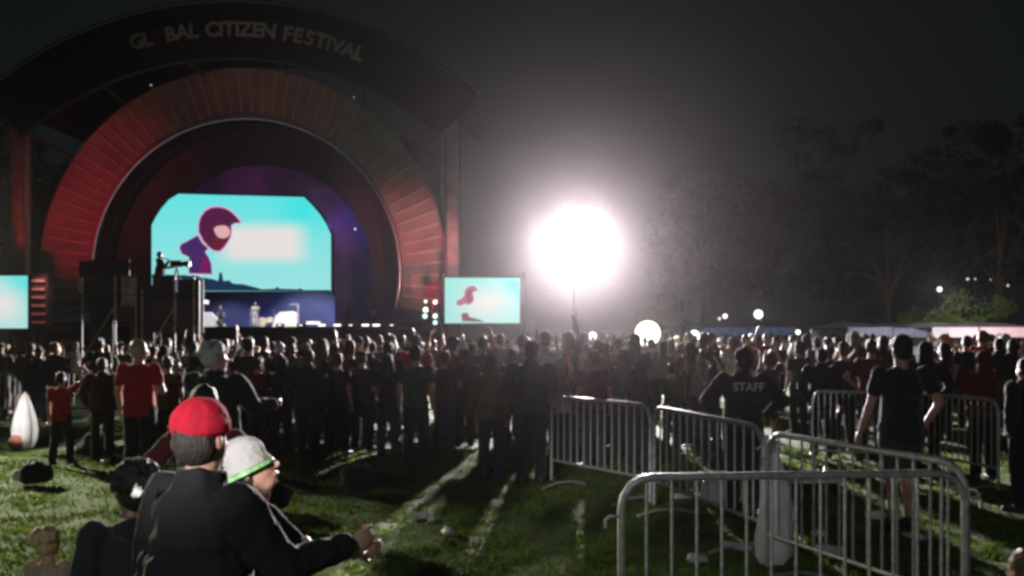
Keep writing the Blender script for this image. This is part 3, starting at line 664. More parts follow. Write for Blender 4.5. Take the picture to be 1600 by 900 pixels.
put(I_, 1600, 4.2, 860, rz=.3, mats=dict(top=CHAR, hair=HAIRB), label='seated person whose head just enters the bottom right corner')
# centre
J_ = V(voxel=.011, arms=(((.10, .06, -.26), (.17, .12, -.50)), 'down'), top='jacket', hair='long', bottom='long', female=True, seed=40, stride=.06)
put(J_, 768, 11.0, 554, rz=.15, mats=dict(top=BROWN, hair=HAIRB, bottom=DENIM), label='long haired woman in a brown jacket with arms hanging, centre front')
K_ = V(voxel=.012, arms=('phone', 'phone'), top='jacket', hair='short', build=1.15, seed=41)
put(K_, 830, 10.8, 533, rz=.05, mats=dict(top=NAVY, bottom=BLACK), label='tall broad man in a navy jacket left of the long barrier')
L_ = V(voxel=.011, arms=('down', 'high'), top='tank', hair='pony', female=True, seed=42, build=.95)
put(L_, 876, 12.2, 541, rz=.3, mats=dict(top=WHITE, bottom=DENIM, hair=HAIRF), label='fair haired woman in a white top with a lifted arm below the floodlight')
# staff
M_ = V(voxel=HV, arms=('hip', 'hip'), top='jacket', hair='short', bottom='long', build=1.12, seed=43, yaw=.35)
ps = put(M_, 1160, 9.1, 545, rz=.05, mats=dict(top=BLACK, bottom=BLACK, hair=HAIRD), label='staff member in a black jacket with STAFF lettered across the back')
cu = bpy.data.curves.new('t', 'FONT'); cu.body = 'STAFF'; cu.size = .125; cu.align_x = 'CENTER'; cu.extrude = .002; cu.offset = .002
o = bpy.data.objects.new('t', cu); COL.objects.link(o); dg = bpy.context.evaluated_depsgraph_get(); me = bpy.data.meshes.new_from_object(o.evaluated_get(dg)); bpy.data.objects.remove(o)
lt = link('lettering', me, mat('reflective print', (.5, .5, .52), .5, emit=None), ps); lt.rotation_euler = (R(82), 0, 0); lt.location = (.02, -.165, 1.30)
# black t-shirt man
N_ = V(voxel=HV, arms=(((.08, -.0, -.28), (.13, .08, -.52)), 'pocket'), top='tee', hair='short', bottom='short', build=1.12, seed=44, stride=.07, hem=.05)
pn = put(N_, 1408, 8.2, 524, rz=.12, mats=dict(top=BLACK, bottom=CHAR, hair=HAIRD), label='tall man in a black t-shirt and shorts behind the barriers on the right')
O_ = V(voxel=.011, arms=('fold', 'fold'), top='hoodie', hair=None, hat='hood', bottom='long', seed=45, build=1.05)
put(O_, 1536, 11.0, 546, rz=.1, mats=dict(top=MAROON, hat=MAROON, bottom=BLACK), label='hooded person in dark red standing right of the black t-shirt man')
put(CV['jacket'], 1602, 9.0, 560, rz=.4, mats=dict(top=BLACK, bottom=BLACK), label='person in black cut off by the right edge')
# row in front of the crowd
grp = None
row = [(402, 14.2, 560, 'curly', MAROON, DENIM, 'curly haired person in maroon with both hands up, left end of the front row'), (440, 13.2, 556, 'hood', BLACK, BLACK, 'hooded person in black, second from the left in the front row'),
       (482, 12.8, 547, 'jacket', NAVY, BLACK, 'short haired person in a navy jacket in the left half of the front row'), (528, 13.3, 552, 'bun', BLACK, BLACK, 'person in black with a hair bun and bent elbow, front row'),
       (566, 13.9, 548, 'capman', CHAR, BLACK, 'broad person in a cap and charcoal shirt in the front row'), (606, 13.2, 554, 'longhair', BLACK, DENIM, 'long haired person in black in the middle of the front row'),
       (650, 12.3, 541, 'plain man', GREEN, BLACK, 'short haired person in a dark green shirt in the front row'), (694, 13.4, 549, 'phone man', CHAR, DENIM, 'person in charcoal lifting a hand in the front row by the brown jacket'),
       (726, 14.4, 545, 'beanie', NAVY, BLACK, 'person in a knit cap and navy jacket behind the woman in brown'), (800, 14.2, 545, 'longhair', MAROON, DENIM, 'long haired person in maroon behind the navy jacket man')]
for px, D, t, v, a, bt, lb in row: put(CV[v], px, D, t, rz=rng.uniform(-.35, .35), mats=dict(top=a, bottom=bt, hair=rng.choice([HAIRD, HAIRD, HAIRB])), label=lb, group='front row of the crowd')
right = [(928, 12.2, 548, 'plain man', MAROON, DENIM, 'short haired person in maroon behind the far end of the barriers'), (975, 12.8, 546, 'longhair', BLACK, BLACK, 'long haired person in black at the bend of the barrier line'),
         (1002, 11.6, 560, 'hood', CHAR, BLACK, 'hooded person in charcoal close behind the barrier line'), (1050, 13.5, 542, 'armup', GREEN, DENIM, 'person in a dark green shirt with one arm raised behind the barriers'),
         (1092, 14.5, 540, 'phone man', GREY, DENIM, 'person in a grey shirt lifting a hand, left of the staff member'), (1112, 12.5, 545, 'botharms', NAVY, DENIM, 'long haired person in navy with both arms up, left of the staff member'),
         (1200, 14.5, 538, 'pony', CHAR, BLACK, 'person with a ponytail and raised hand right of the staff member'), (1248, 16, 535, 'plain man', GREEN, BLACK, 'short haired person in dark green standing alone in the gap'),
         (1284, 13.0, 545, 'jacket', BLACK, BLACK, 'short haired person in a black jacket at the left end of the far barrier'), (1318, 13.5, 533, 'capman', NAVY, BLACK, 'broad person in a cap and navy shirt behind the far barrier'),
         (1362, 13.2, 530, 'bun', MAROON, DENIM, 'person in maroon with a hair bun leaning at the far barrier'), (1446, 12.0, 532, 'hood', BLACK, BLACK, 'hooded person in black just right of the black t-shirt man'),
         (1474, 15.0, 536, 'longhair', GREY, DENIM, 'long haired person in grey between the black t-shirt man and the red hood'), (1510, 17.0, 525, 'plain man', BLACK, BLACK, 'short haired person in black left of the red shirt in front of the white tent'),
         (1534, 17.5, 517, 'plain man', RED, BLACK, 'person in a bright red shirt in front of the white tent'), (1560, 16.5, 530, 'jacket', CHAR, BLACK, 'person in a charcoal jacket right of the bright red shirt'),
         (1580, 17.5, 532, 'longhair', WHITE, DENIM, 'long haired person in a white top near the right edge')]
for px, D, t, v, a, bt, lb in right: put(CV[v], px, D, t, rz=rng.uniform(-.5, .5), mats=dict(top=a, bottom=bt, hair=rng.choice([HAIRD, HAIRD, HAIRB])), label=lb, group='people behind the barriers')
placed = []
for o in COL.objects:
    if o.name.startswith('person'): placed.append((o.location.x, o.location.y))
# crowd
TOPS = [('black', BLACK), ('charcoal', CHAR), ('navy', NAVY), ('maroon', MAROON), ('dark green', GREEN), ('grey', GREY), ('brown', BROWN), ('white', WHITE), ('olive', OLIVE), ('red', RED)]
TW = [22, 16, 14, 8, 7, 8, 8, 6, 5, 1]
HAIRS = [HAIRD] * 5 + [HAIRB] * 3 + [HAIRF, HAIRG]
rg = random.Random(21)
def dmin(px):
    if px < 380: return 18.5
    if px < 860: return 14.2
    if px < 1110: return 14.5
    if px < 1260: return 20
    return 19
N = 0; tries = 0
while N < 250 and tries < 20000:
    tries += 1
    px = rg.uniform(-20, 1620)
    if px > 1110 and rg.random() < .5: continue
    d0 = dmin(px); D = d0 * math.exp(rg.random() ** 1.9 * math.log((41 if px < 1100 else 38) / d0)); x = X(px, D)
    if any((x - q[0]) ** 2 + (D - q[1]) ** 2 < .5 ** 2 for q in placed): continue
    if abs(x - LC.x) < .9 and abs(D - LD) < 3: continue
    placed.append((x, D)); N += 1
    v = rg.choice([s[0] for s in specs]); v = rg.choice([s[0] for s in specs]) if v in ('armup', 'botharms') else v; tn, tm = rg.choices(TOPS, TW)[0]
    where = ('in the crowd near the platform' if px < 300 else 'in the crowd before the arch' if px < 640 else 'in the crowd before the side screen' if px < 830 else 'in the crowd under the floodlight' if px < 1000 else 'in the crowd by the yellow lamp' if px < 1130 else 'before the blue tents' if px < 1340 else 'before the white tents')
    put(CV[v], px, D, rz=rg.uniform(-.6, .6) + (rg.choice([0, 0, 0, 1.5, -1.5, 3.1]) if px > 1110 else 0), sc=rg.uniform(.93, 1.06), mats=dict(top=tm, bottom=rg.choice([BLACK, DENIM, DENIM, CHAR]), hair=rg.choice(HAIRS), skin=rg.choice([SKIN, SKIN, SKIN2]), hat=rg.choice([BLACK, NAVY, CHAR, GREY])),
        label=f'{desc[v]} in {tn} {where}', group=f'{desc[v]}s in {tn} {where}', shoes=D < 17)
# far mass of people nearer the stage
bm = bmesh.new()
for i in range(330):
    D = rg.uniform(41.5, 53.5); px = rg.uniform(-80, 1180); x = X(px, D); s = rg.uniform(.92, 1.05); z = gz(x, D); o_ = Vector((x, D, z))
    t = MB(); t.bm.free(); t.bm = bm
    t.ell(o_ + Vector((0, 0, 1.62 * s)), (.085, .1, .12), u=8, v=6); t.tube(o_ + Vector((0, 0, .8 * s)), o_ + Vector((0, 0, 1.42 * s)), .17, .2, 8); t.ell(o_ + Vector((0, 0, 1.4 * s)), (.22, .12, .08), u=8, v=5)
    for q in (-1, 1):
        t.tube(o_ + Vector((q * .09, 0, 0)), o_ + Vector((q * .09, 0, .85 * s)), .06, .09, 6)
        up = rg.random() < .12
        t.tube(o_ + Vector((q * .22, 0, 1.38 * s)), o_ + Vector((q * .26, .1, (1.85 if up else .9) * s)), .05, .035, 6)
me = bpy.data.meshes.new('far_crowd'); bm.to_mesh(me); bm.free()
tag(link('far_crowd', me, mat('far crowd', (.09, .07, .07), .8, 0, .8, 2.2)), 'far packed mass of people right in front of the stage', 'crowd', kind='stuff')

# stage performers
def perf(v, px, py, top, m, lb, D=57.0, rz=3.1):
    zs = max(q.co.z for q in (CV[v].get('hat') or CV[v]['body']).vertices)
    p = P(px, top, D); put(CV[v], rz=rz, mats=m, label=lb, group='performers on the stage', sc=(p.z - dz) / zs, loc=Vector((p.x, D, dz)))
perf('phone man', 542, 513, 473, dict(top=GREY, bottom=GREY), 'performer in grey standing on the right half of the stage', rz=2.8)
perf('longhair', 584, 513, 477, dict(top=WHITE, bottom=BLACK, hair=HAIRD), 'performer in a white top at the right end of the stage')
perf('plain man', 345, 512, 477, dict(top=NAVY, bottom=BLACK), 'performer in dark clothes left of the drum kit', rz=3.3)
perf('capman', 399, 508, 472, dict(top=WHITE, bottom=WHITE, hat=WHITE), 'performer all in white beside the keyboard table', D=58.6)

# ------------------------------------------------------------------ camera platform
PD = 25.0; pu = PD / F
gp = gz(X(225, PD), PD)
pf = empty('scaffold_platform', (X(220, PD), PD, gp)); tag(pf, 'tall dark scaffold platform with silver poles left of the main screen', 'platform')
def Q(px, z, d=0): return Vector((X(px, PD) - pf.location.x, d, z - gp))
ztop = Z(430, PD)
zd = Z(470, PD)
MB().box((Q(214, 0).x, .7, zd - gp), ((300 - 128) * pu, 1.4, .12), bev=.01).build('deck', BLKM, pf)
for x0, x1, y0, y1, nm in ((136, 200, 405, 500, 'tarp'), (238, 272, 432, 520, 'tarp'), (276, 316, 436, 520, 'tarp'), (200, 238, 445, 530, 'tarp'), (140, 176, 500, 560, 'tarp')):
    zt, zb = Z(y0, PD), Z(y1, PD)
    t = MB(); t.box(((Q(x0, 0).x + Q(x1, 0).x) / 2, .05 + .02 * (x0 % 7), (zt + zb) / 2 - gp), ((x1 - x0) * pu, .04, zt - zb)).build(nm, mat('black tarp', (.025, .023, .026), .7, 0, .3, 2, .6, 5), pf)
for px, y0, r_ in ((128, 432, .028), (180, 430, .03), (212, 430, .02), (222, 452, .02), (273, 430, .035), (303, 430, .035), (311, 438, .03)):
    MB().tube(Q(px, Z(y0, PD)), Vector((Q(px, 0).x, 0, 0)), r_, n=8).build('pole', STEEL, pf)
    if px < 250: MB().tube(Q(px, Z(y0, PD), 1.3), Vector((Q(px, 0).x, 1.3, 0)), r_, n=8).build('pole', DSTEEL, pf)
for y_ in (432, 462, 505, 545): MB().tube(Q(128, Z(y_, PD), -.03), Q(312, Z(y_, PD), -.03), .02, n=6).build('rail', DSTEEL, pf)
for a_, b_ in ((128, 180), (222, 273)): MB().tube(Q(a_, Z(565, PD), -.05), Q(b_, Z(480, PD), -.05), .018, n=6).build('brace', STEEL, pf)
MB().box((Q(202, 0).x, -.02, Z(455, PD) - gp), (.42, .05, .85), bev=.01).build('banner', mat('pale banner', (.22, .21, .18), .7, 0, .5, 6, .3, 8), pf)
MB().box((Q(126.5, 0).x, -.05, Z(445, PD) - gp), (.09, .08, .42), bev=.01).build('lamp_box', mat('pale box', (.6, .5, .52), .5), pf)
lamp('platform_light', 'SPOT', P(215, 400, 22.5), 9, (1, .95, .85), aim=P(212, 465, 25), size=50, blend=.8, radius=.1)
# camera operator on the platform
z_op = zd + .06
OPV = V(voxel=.016, arms=('fwd', 'phone'), top='hoodie', hair='short', seed=51)
put(OPV, rz=-1.0, mats=dict(top=BLACK, bottom=BLACK), label='camera operator in black on top of the scaffold platform', sc=(Z(394, PD + .6) - z_op) / 1.73, loc=Vector((X(250, PD + .6), PD + .6, z_op)))
vc = empty('video_camera', (X(276, PD + .6), PD + .6, z_op)); tag(vc, 'video camera on a tripod in front of the platform operator', 'video camera')
h_ = Z(412, PD + .6) - z_op
MB().box((0, 0, h_), (.34, .16, .18), bev=.02).build('camera_body', BLKM, vc); MB().tube((.15, 0, h_), (.38, .0, h_ - .01), .07, .09, 14).build('lens', BLKM, vc); MB().tube((-.45, 0, h_ + .2), (-.1, 0, h_ + .05), .015, n=6).build('handle', BLKM, vc)
for q in range(3): MB().tube((0, 0, h_ - .1), (.28 * math.cos(q * 2.1), .28 * math.sin(q * 2.1), 0), .018, n=6).build('tripod_leg', DSTEEL, vc)
bx_ = empty('equipment_case', (X(160, PD + 1), PD + 1, zd + .06)); tag(bx_, 'row of dark equipment cases stacked on the platform', 'case')
MB().box((0, 0, .55), (1.1, .6, 1.1), bev=.03).build('case_body', BLKM, bx_); MB().box((0, -.31, .8), (.25, .03, .04)).build('handle', STEEL, bx_)

# ------------------------------------------------------------------ barriers
def barrier_meshes():
    Wd, H, z0, rc = 1.9, 1.06, .30, .16
    pts = [(-Wd / 2, 0, .06), (-Wd / 2, 0, H - rc)] + [(-Wd / 2 + rc - rc * math.cos(a), 0, H - rc + rc * math.sin(a)) for a in (R(22), R(45), R(68))] + [(-Wd / 2 + rc, 0, H)]
    pts += [(-x, y, z) for x, y, z in pts[::-1]]
    M = {}
    M['frame'] = MB().path(pts, .021, 10).tube((-Wd / 2, 0, z0), (Wd / 2, 0, z0), .016).mesh('frame')
    M['bar'] = MB().tube((0, 0, z0), (0, 0, H - .005), .0085, n=8).mesh('bar')
    M['foot'] = MB().path([(0, -.32, .015), (0, -.26, .03), (0, -.1, .065), (0, .1, .065), (0, .26, .03), (0, .32, .015)], .015, 8).mesh('foot')
    M['hook'] = MB().path([(0, 0, 0), (.05, 0, 0), (.07, 0, -.015), (.07, 0, -.06)], .009, 8).mesh('hook')
    return M, Wd, H
BM_, BW, BH = barrier_meshes()
def barrier(p, q, label, flip=1):
    """p, q = (px, D) ends"""
    a = Vector((X(*p), p[1], 0)); b = Vector((X(*q), q[1], 0)); d = b - a; c = (a + b) / 2
    r = empty('crowd_barrier', (c.x, c.y, gz(c.x, c.y)), math.atan2(d.y, d.x)); tag(r, label, 'barrier', 'steel crowd barriers')
    s = d.length / BW; r.scale = (s, 1, 1)
    link('frame', BM_['frame'], STEEL, r)
    for i in range(13): link('bar', BM_['bar'], STEEL, r, (-BW / 2 + BW * (i + 1) / 14, 0, 0))
    for sg in (-1, 1): link('foot', BM_['foot'], STEEL, r, (sg * BW * .36, 0, 0))
    for z in (.93, .42): link('hook', BM_['hook'], STEEL, r, (BW / 2 + .02, 0, z))
    for z in (.86,): o = link('hook', BM_['hook'], STEEL, r, (-BW / 2 - .015, 0, z)); o.rotation_euler = (0, 0, math.pi)
    return r
barrier((971, 4.62), (1508, 4.78), 'nearest steel crowd barrier facing the camera, cut by the bottom edge')
barrier((1200, 6.72), (1510, 5.05), 'steel barrier running back from the right end of the nearest one')
barrier((1022, 9.15), (1192, 7.1), 'steel barrier in front of the staff member, left of the white bag')
barrier((862, 10.7), (1016, 9.3), 'steel barrier at the far end of the receding line')
barrier((1270, 11.6), (1405, 11.2), 'far steel barrier below the group right of centre')
barrier((1425, 11.4), (1560, 10.0), 'dark steel barrier beside the hooded person in dark red')
barrier((1120, 17.5), (1235, 17.0), 'small far barrier across the open lawn')
barrier((-40, 19.5), (70, 20), 'far steel barrier at the left edge behind the white bundle')
barrier((74, 20), (190, 20.2), 'far steel barrier left of the red shirts')

# ------------------------------------------------------------------ lamps and masts
def beacon(px, py, D, r, col, es, label, power=0, name='lamp_post', pole=.05):
    p = P(px, py, D); g = gz(p.x, D); e = empty(name, (p.x, D, g)); tag(e, label, 'lamp')
    h = p.z - g
    MB().tube((0, r * .6, 0), (0, r * .6, h), pole, pole * .8, 10).build('pole', DSTEEL, e)
    MB().tube((0, r * .75, h), (0, r * .2, h), r * .7, r * 1.05, 20).build('housing', BLKM, e)
    MB().ell((0, 0, h), (r, r * .55, r), u=24, v=14).build('lens', mat('lens ' + str(px), (.8, .8, .8), .3, emit=col, es=es), e)
    if power: lamp('lamp_glow', 'SPOT', p + Vector((0, -r - .1, 0)), power, col, aim=(0, 0, 1), size=150, blend=.8, radius=r * .4)
    return e
# the big floodlight
g = gz(LC.x, LD); e = empty('floodlight_tower', (LC.x, LD, g)); tag(e, 'huge glaring white floodlight on a mast over the crowd', 'floodlight')
h = LC.z - g
MB().tube((0, .9, 0), (0, .9, h), .11, .09, 12).build('mast', DSTEEL, e)
MB().box((0, .9, .35), (1.6, 1.0, .7), bev=.05).build('generator_base', mat('generator paint', (.3, .22, .05), .5), e)
MB().tube((0, .95, h), (0, .3, h), .9, 1.75, 32).build('reflector', DSTEEL, e)
MB().ell((0, .2, h), (1.5, .8, 1.5), u=40, v=20).build('lens', mat('flood lens', (.9, .9, .9), .3, emit=(1, .95, .95), es=5), e)  # lens oversized so that its disc takes in the camera bloom
beacon(1012, 521, 40, .56, (1, .96, .70), 3.0, 'low round yellowish lamp right of the floodlight', 900)
beacon(1085, 524, 42, .24, (.75, 1, .88), 2.5, 'small greenish white lamp right of the yellowish one', 150)
beacon(926, 525, 44, .2, (1, .72, .78), 1.6, 'small pinkish lamp just above the heads below the floodlight')
beacon(1185, 491, 58, .28, (1, 1, .93), 2.4, 'white park lamp above the blue tents', 300)
beacon(1133, 494, 60, .16, (.95, .97, 1), 1.8, 'left one of the pair of small white lamps above the blue tents', 100)
beacon(1124, 498, 60, .09, (.95, .97, 1), 1.4, 'tiny dimmer lamp touching the left small white lamp')
beacon(1247, 519, 46, .12, (1, 1, .97), 2.2, 'small white lamp at the right end of the blue tents', 60)
beacon(1335, 513, 44, .2, (1, .98, .9), 2.0, 'white lamp at the left end of the white tents', 200)
beacon(1468, 452, 60, .17, (.9, 1, .95), 1.6, 'park lamp in front of the lit yellow green bush', 900)
for px, py, r, lb in ((1512, 436, .09, 'leftmost of the row of tiny lamps in the dark trees'), (1524, 436, .06, 'second of the row of tiny lamps in the dark trees'), (1548, 437, .05, 'third of the row of tiny lamps in the dark trees'), (1575, 446, .09, 'rightmost tiny lamp in the dark trees')):
    beacon(px, py, 66, r, (.85, 1, .95), .9, lb)

# ------------------------------------------------------------------ tents
def tent(px0, px1, ytop, D, m, label, depth=5, rise=.9, group='event tents'):
    x0, x1 = X(px0, D), X(px1, D); c = (x0 + x1) / 2; w = x1 - x0; g = gz(c, D); h = Z(ytop, D) - g
    e = empty('event_tent', (c, D, g)); tag(e, label, 'tent', group)
    t = MB(); bm = t.bm; v = [bm.verts.new(q) for q in ((-w / 2, 0, h - .12), (w / 2, 0, h - .12), (w / 2, depth, h - .12), (-w / 2, depth, h - .12), (-w * .2, depth / 2, h + .12), (w * .2, depth / 2, h + .12))]
    for f in ((0, 1, 5, 4), (1, 2, 5), (2, 3, 4, 5), (3, 0, 4)): bm.faces.new([v[k] for k in f])
    bmesh.ops.solidify(bm, geom=bm.faces[:], thickness=.02)
    t.build('canopy', m, e, smooth=False)
    MB().box((0, -.01, h - .33), (w, .03, .42)).build('valance', m, e)
    MB().box((0, depth, (h - .16) / 2), (w, .03, h - .16)).build('back_wall', m, e)
    for x in (-w / 2 + .03, w / 2 - .03): MB().tube((x, .05, 0), (x, .05, h - .14), .03, n=8).build('pole', STEEL, e)
    return e
TW_ = mat('white tent vinyl', (.62, .6, .6), .6, 0, .08, 2, .1, 2); TB = mat('blue tent vinyl', (.06, .09, .16), .6, 0, .1, 2)
tent(1100, 1168, 508, 48, TB, 'blue tent behind the small greenish lamp'); tent(1171, 1240, 508, 48, TB, 'blue tent left of the small white lamp')
tent(1325, 1395, 507, 40, mat('grey tent vinyl', (.22, .22, .28), .6), 'dull grey lilac tent left of the white tents')
tent(1397, 1455, 508, 40, mat('grey tent vinyl', (.22, .22, .28), .6), 'dull grey tent touching the left white tent')
tent(1457, 1528, 507, 38, TW_, 'white tent behind the bright red shirt', depth=5); tent(1531, 1625, 507, 38, TW_, 'white tent with pink light at the right edge')
lamp('tent_light', 'SPOT', P(1490, 470, 31), 1900, (1, .93, .93), aim=P(1500, 525, 38), size=70, blend=.8, radius=.2)
lamp('tent_light', 'SPOT', P(1590, 470, 32), 2200, (1, .55, .62), aim=P(1590, 525, 38), size=60, blend=.8, radius=.2)
lamp('tent_light', 'SPOT', P(1170, 460, 41), 900, (.6, .8, 1), aim=P(1170, 525, 48), size=70, blend=.8, radius=.2)
lamp('tent_light', 'SPOT', P(1390, 470, 33), 1200, (.85, .85, 1), aim=P(1390, 525, 40), size=70, blend=.8, radius=.2)

# ------------------------------------------------------------------ trees
def tree_meshes(seed, H=16, Rr=6.5, leaves=9000):
    rnd = random.Random(seed); t = MB()
    trunk_top = Vector((rnd.uniform(-.4, .4), rnd.uniform(-.4, .4), H * .45))
    t.path([(0, 0, -.3), (.05, 0, H * .12), trunk_top * .6, trunk_top], [.45, .36, .3, .2], 10)
    cl = []
    for i in range(13):
        a = rnd.uniform(0, 6.28); rr = Rr * rnd.uniform(.35, .95); z = H * rnd.uniform(.32, .95)
        rr *= max(.3, math.sin(math.pi * (z / H * .8 + .12)))
        c = Vector((rr * math.cos(a), rr * math.sin(a), z)); s = trunk_top * rnd.uniform(.6, 1)
        t.path([s, s.lerp(c, .5) + Vector((0, 0, .5)), c], [.14, .08, .03], 6)
        for q in range(4): cl.append((c + Vector((rnd.gauss(0, 1.1), rnd.gauss(0, 1.1), rnd.gauss(0, .8))), rnd.uniform(.6, 1.5)))
    tm = t.mesh('trunk')
    vs = []; fs = []
    for i in range(leaves):
        c, r = rnd.choice(cl); v = Vector((rnd.gauss(0, 1), rnd.gauss(0, 1), rnd.gauss(0, 1))).normalized() * r * rnd.uniform(.5, 1.1); v.z *= .7
        p = c + v; s = rnd.uniform(.08, .18); n = Vector((rnd.gauss(0, 1), rnd.gauss(0, 1), rnd.gauss(0, 1))).normalized(); u_ = n.orthogonal().normalized() * s; w = n.cross(u_)
        k = len(vs); vs += [p - u_, p + w * .6, p + u_, p - w * .6]; fs.append((k, k + 1, k + 2, k + 3))
    cm = bpy.data.meshes.new('crown'); cm.from_pydata([tuple(v) for v in vs], [], fs)
    return tm, cm
TM = [tree_meshes(1), tree_meshes(2, 14, 7), tree_meshes(3, 18, 6)]
def tree(px, D, k, sc, label, rz=0):
    x = X(px, D); e = empty('broadleaf_tree', (x, D, gz(x, D)), rz); e.scale = (sc,) * 3; tag(e, label, 'tree', 'dark park trees')
    link('trunk', TM[k][0], BARK, e); link('crown', TM[k][1], LEAF, e)
tree(1062, 74, 1, .52, 'tree just right of the floodlight with one pale lit branch', 1.2)
tree(1200, 68, 0, 1.0, 'dark tree above the blue tents')
tree(1300, 74, 2, 1.1, 'tall dark tree left of centre in the right hand woods')
tree(1390, 66, 1, .95, 'dark tree behind the grey tents', .8)
tree(1480, 72, 0, 1.15, 'dark tree behind the park lamp', 2)
tree(1560, 64, 2, 1.0, 'tall dark tree behind the lit bush', 3)
tree(1650, 60, 1, 1.2, 'dark tree cut by the right edge', 4)
tree(1100, 88, 0, 1.2, 'distant tree behind the small white lamps', 2.4)
tree(60, 76, 0, 1.35, 'dark tree behind the left side screen', 1)
tree(-40, 70, 2, 1.2, 'dark tree at the far left edge', 2)
# lit bush
def bush(px, D, w, h, label, m, seed):
    rnd = random.Random(seed); x = X(px, D); e = empty('bush', (x, D, 0)); tag(e, label, 'bush', 'bushes behind the tents')
    t = MB(); vs = []; fs = []
    cl = [(Vector((rnd.uniform(-w / 2, w / 2), rnd.uniform(-.8, .8), rnd.uniform(.5, h))), rnd.uniform(.4, .9)) for _ in range(26)]
    for c, r in cl: t.tube((c.x * .3, 0, 0), c, .05, .015, 5)
    for i in range(5000):
        c, r = rnd.choice(cl); v = Vector((rnd.gauss(0, 1), rnd.gauss(0, 1), rnd.gauss(0, 1))).normalized() * r * rnd.uniform(.5, 1.1)
        p = c + v; s = rnd.uniform(.05, .12); n = Vector((rnd.gauss(0, 1), rnd.gauss(0, 1), rnd.gauss(0, 1))).normalized(); u_ = n.orthogonal().normalized() * s; w_ = n.cross(u_)
        k = len(vs); vs += [tuple(p - u_), tuple(p + w_ * .6), tuple(p + u_), tuple(p - w_ * .6)]; fs.append((k, k + 1, k + 2, k + 3))
    t.build('stem', BARK, e); me = bpy.data.meshes.new('foliage'); me.from_pydata(vs, [], fs); link('foliage', me, m, e)
LB = mat('bush leaves', (.10, .14, .035), .7, 0, .5, 1.2, trans=.3)
bush(1525, 56, 5.0, 3.9, 'yellow green bush lit by a park lamp above the white tents', LB, 5)
bush(1450, 60, 3.5, 3.2, 'dimmer green bush left of the lit one', LB, 6)
lamp('park_lamp_glow', 'SPOT', P(1500, 470, 50), 800, (1, .95, .6), aim=P(1520, 490, 56), size=50, blend=.9, radius=.2)
lamp('park_lamp_glow', 'SPOT', P(1280, 515, 52), 1200, (.8, 1, .75), aim=P(1400, 330, 70), size=75, blend=1, radius=.3)
lamp('branch_glow', 'SPOT', P(1010, 430, 58), 900, (1, .98, .85), aim=P(1050, 405, 73), size=6, blend=.9, radius=.2)  # narrow spot added to brighten one branch, no lamp stands here

# ------------------------------------------------------------------ things on the lawn
def crumple(name, loc, r, m, label, cat, group=None, seed=0, sub=3, amp=.35, rz=0):
    bm = bmesh.new(); bmesh.ops.create_icosphere(bm, subdivisions=sub, radius=1)
    for v in bm.verts:
        n_ = noise.noise(v.co * 1.7 + Vector((seed * 5, 0, 0))) + .5 * noise.noise(v.co * 4 + Vector((seed * 5, 3, 0)))
        v.co *= 1 + amp * n_; v.co = Vector((v.co.x * r[0], v.co.y * r[1], max(v.co.z, -.75) * r[2]))
    me = bpy.data.meshes.new(name); bm.to_mesh(me); bm.free(); me.polygons.foreach_set('use_smooth', [True] * len(me.polygons))
    o = link(name, me, m); o.location = loc; o.rotation_euler = (0, 0, rz)
    if label: tag(o, label, cat, group)
    return o
def gp_(px, py=None, D=None):
    if D is None: D = CH * F / (py - HY)
    x = X(px, D); return Vector((x, D, gz(x, D)))
# white pointed bundle
wb_ = empty('cloth_bundle', gp_(37, 697)); tag(wb_, 'tall pointed white cloth bundle with a reddish foot on the grass', 'bundle')
t = MB(); prof = [(.13, 0), (.17, .12), (.185, .28), (.17, .42), (.135, .58), (.09, .72), (.05, .83), (.012, .9)]
bm = t.bm; rings = []
for r_, z_ in prof: rings.append([bm.verts.new((r_ * (1 + .12 * math.sin(5 * a) + .06 * math.sin(9 * a)) * math.cos(a) + .02 * z_, r_ * (1 + .12 * math.sin(5 * a)) * math.sin(a), z_ + .02)) for a in [2 * math.pi * k / 40 for k in range(40)]])
for A_, B_ in zip(rings, rings[1:]):
    for k in range(40): bm.faces.new((A_[k], A_[(k + 1) % 40], B_[(k + 1) % 40], B_[k]))
bm.faces.new(rings[0]); bm.faces.new(rings[-1])
t.build('cloth', mat('bundle cloth', (.8, .79, .78), .8, 0, .05, 8, .3, 20, trans=.55), wb_)
c_ = crumple('foot_wrap', (-.03, -.15, .12), (.12, .08, .12), mat('reddish wrap', (.35, .12, .09), .8, 0, .3, 20, .3, 20), None, None); c_.parent = wb_
lamp('bundle_fill', 'SPOT', gp_(37, 697) + Vector((.3, -1.3, .9)), 170, (1, .97, .97), aim=gp_(37, 697) + Vector((0, 0, .5)), size=38, blend=.5, radius=.05)  # spot added only to brighten the bundle, with no lantern there
# bags on the grass
def bag(px, py, w, label, seed, m=BLACK):
    p = gp_(px, py); e = empty('backpack', p, .3); tag(e, label, 'backpack')
    a = crumple('sack', (0, 0, w * .38), (w * .55, w * .35, w * .42), m, None, None, seed=seed); a.parent = e
    b = crumple('pocket', (-.02, -w * .3, w * .25), (w * .33, w * .13, w * .24), m, None, None, seed=seed + 1, amp=.15); b.parent = e
    MB().path([(-w * .2, 0, w * .7), (-w * .12, 0, w * .86), (w * .05, 0, w * .87), (w * .12, 0, w * .72)], .012, 6).build('handle', m, e); return e
bg = bag(54, 757, .34, 'black backpack lying on the lit grass at the left', 3)
c_ = crumple('cloth', (-.17, -.05, .12), (.05, .05, .07), WPAPER, None, None); c_.parent = bg; c_.name = 'white_towel'
bag(562, 770, .42, 'dark backpack lying on the grass in the middle', 5)
bag(150, 712, .45, 'dark bag behind the lit grass between the red shirts', 8, CHAR)
bag(420, 800, .38, 'dark backpack beside the child in the white hat', 13, NAVY)
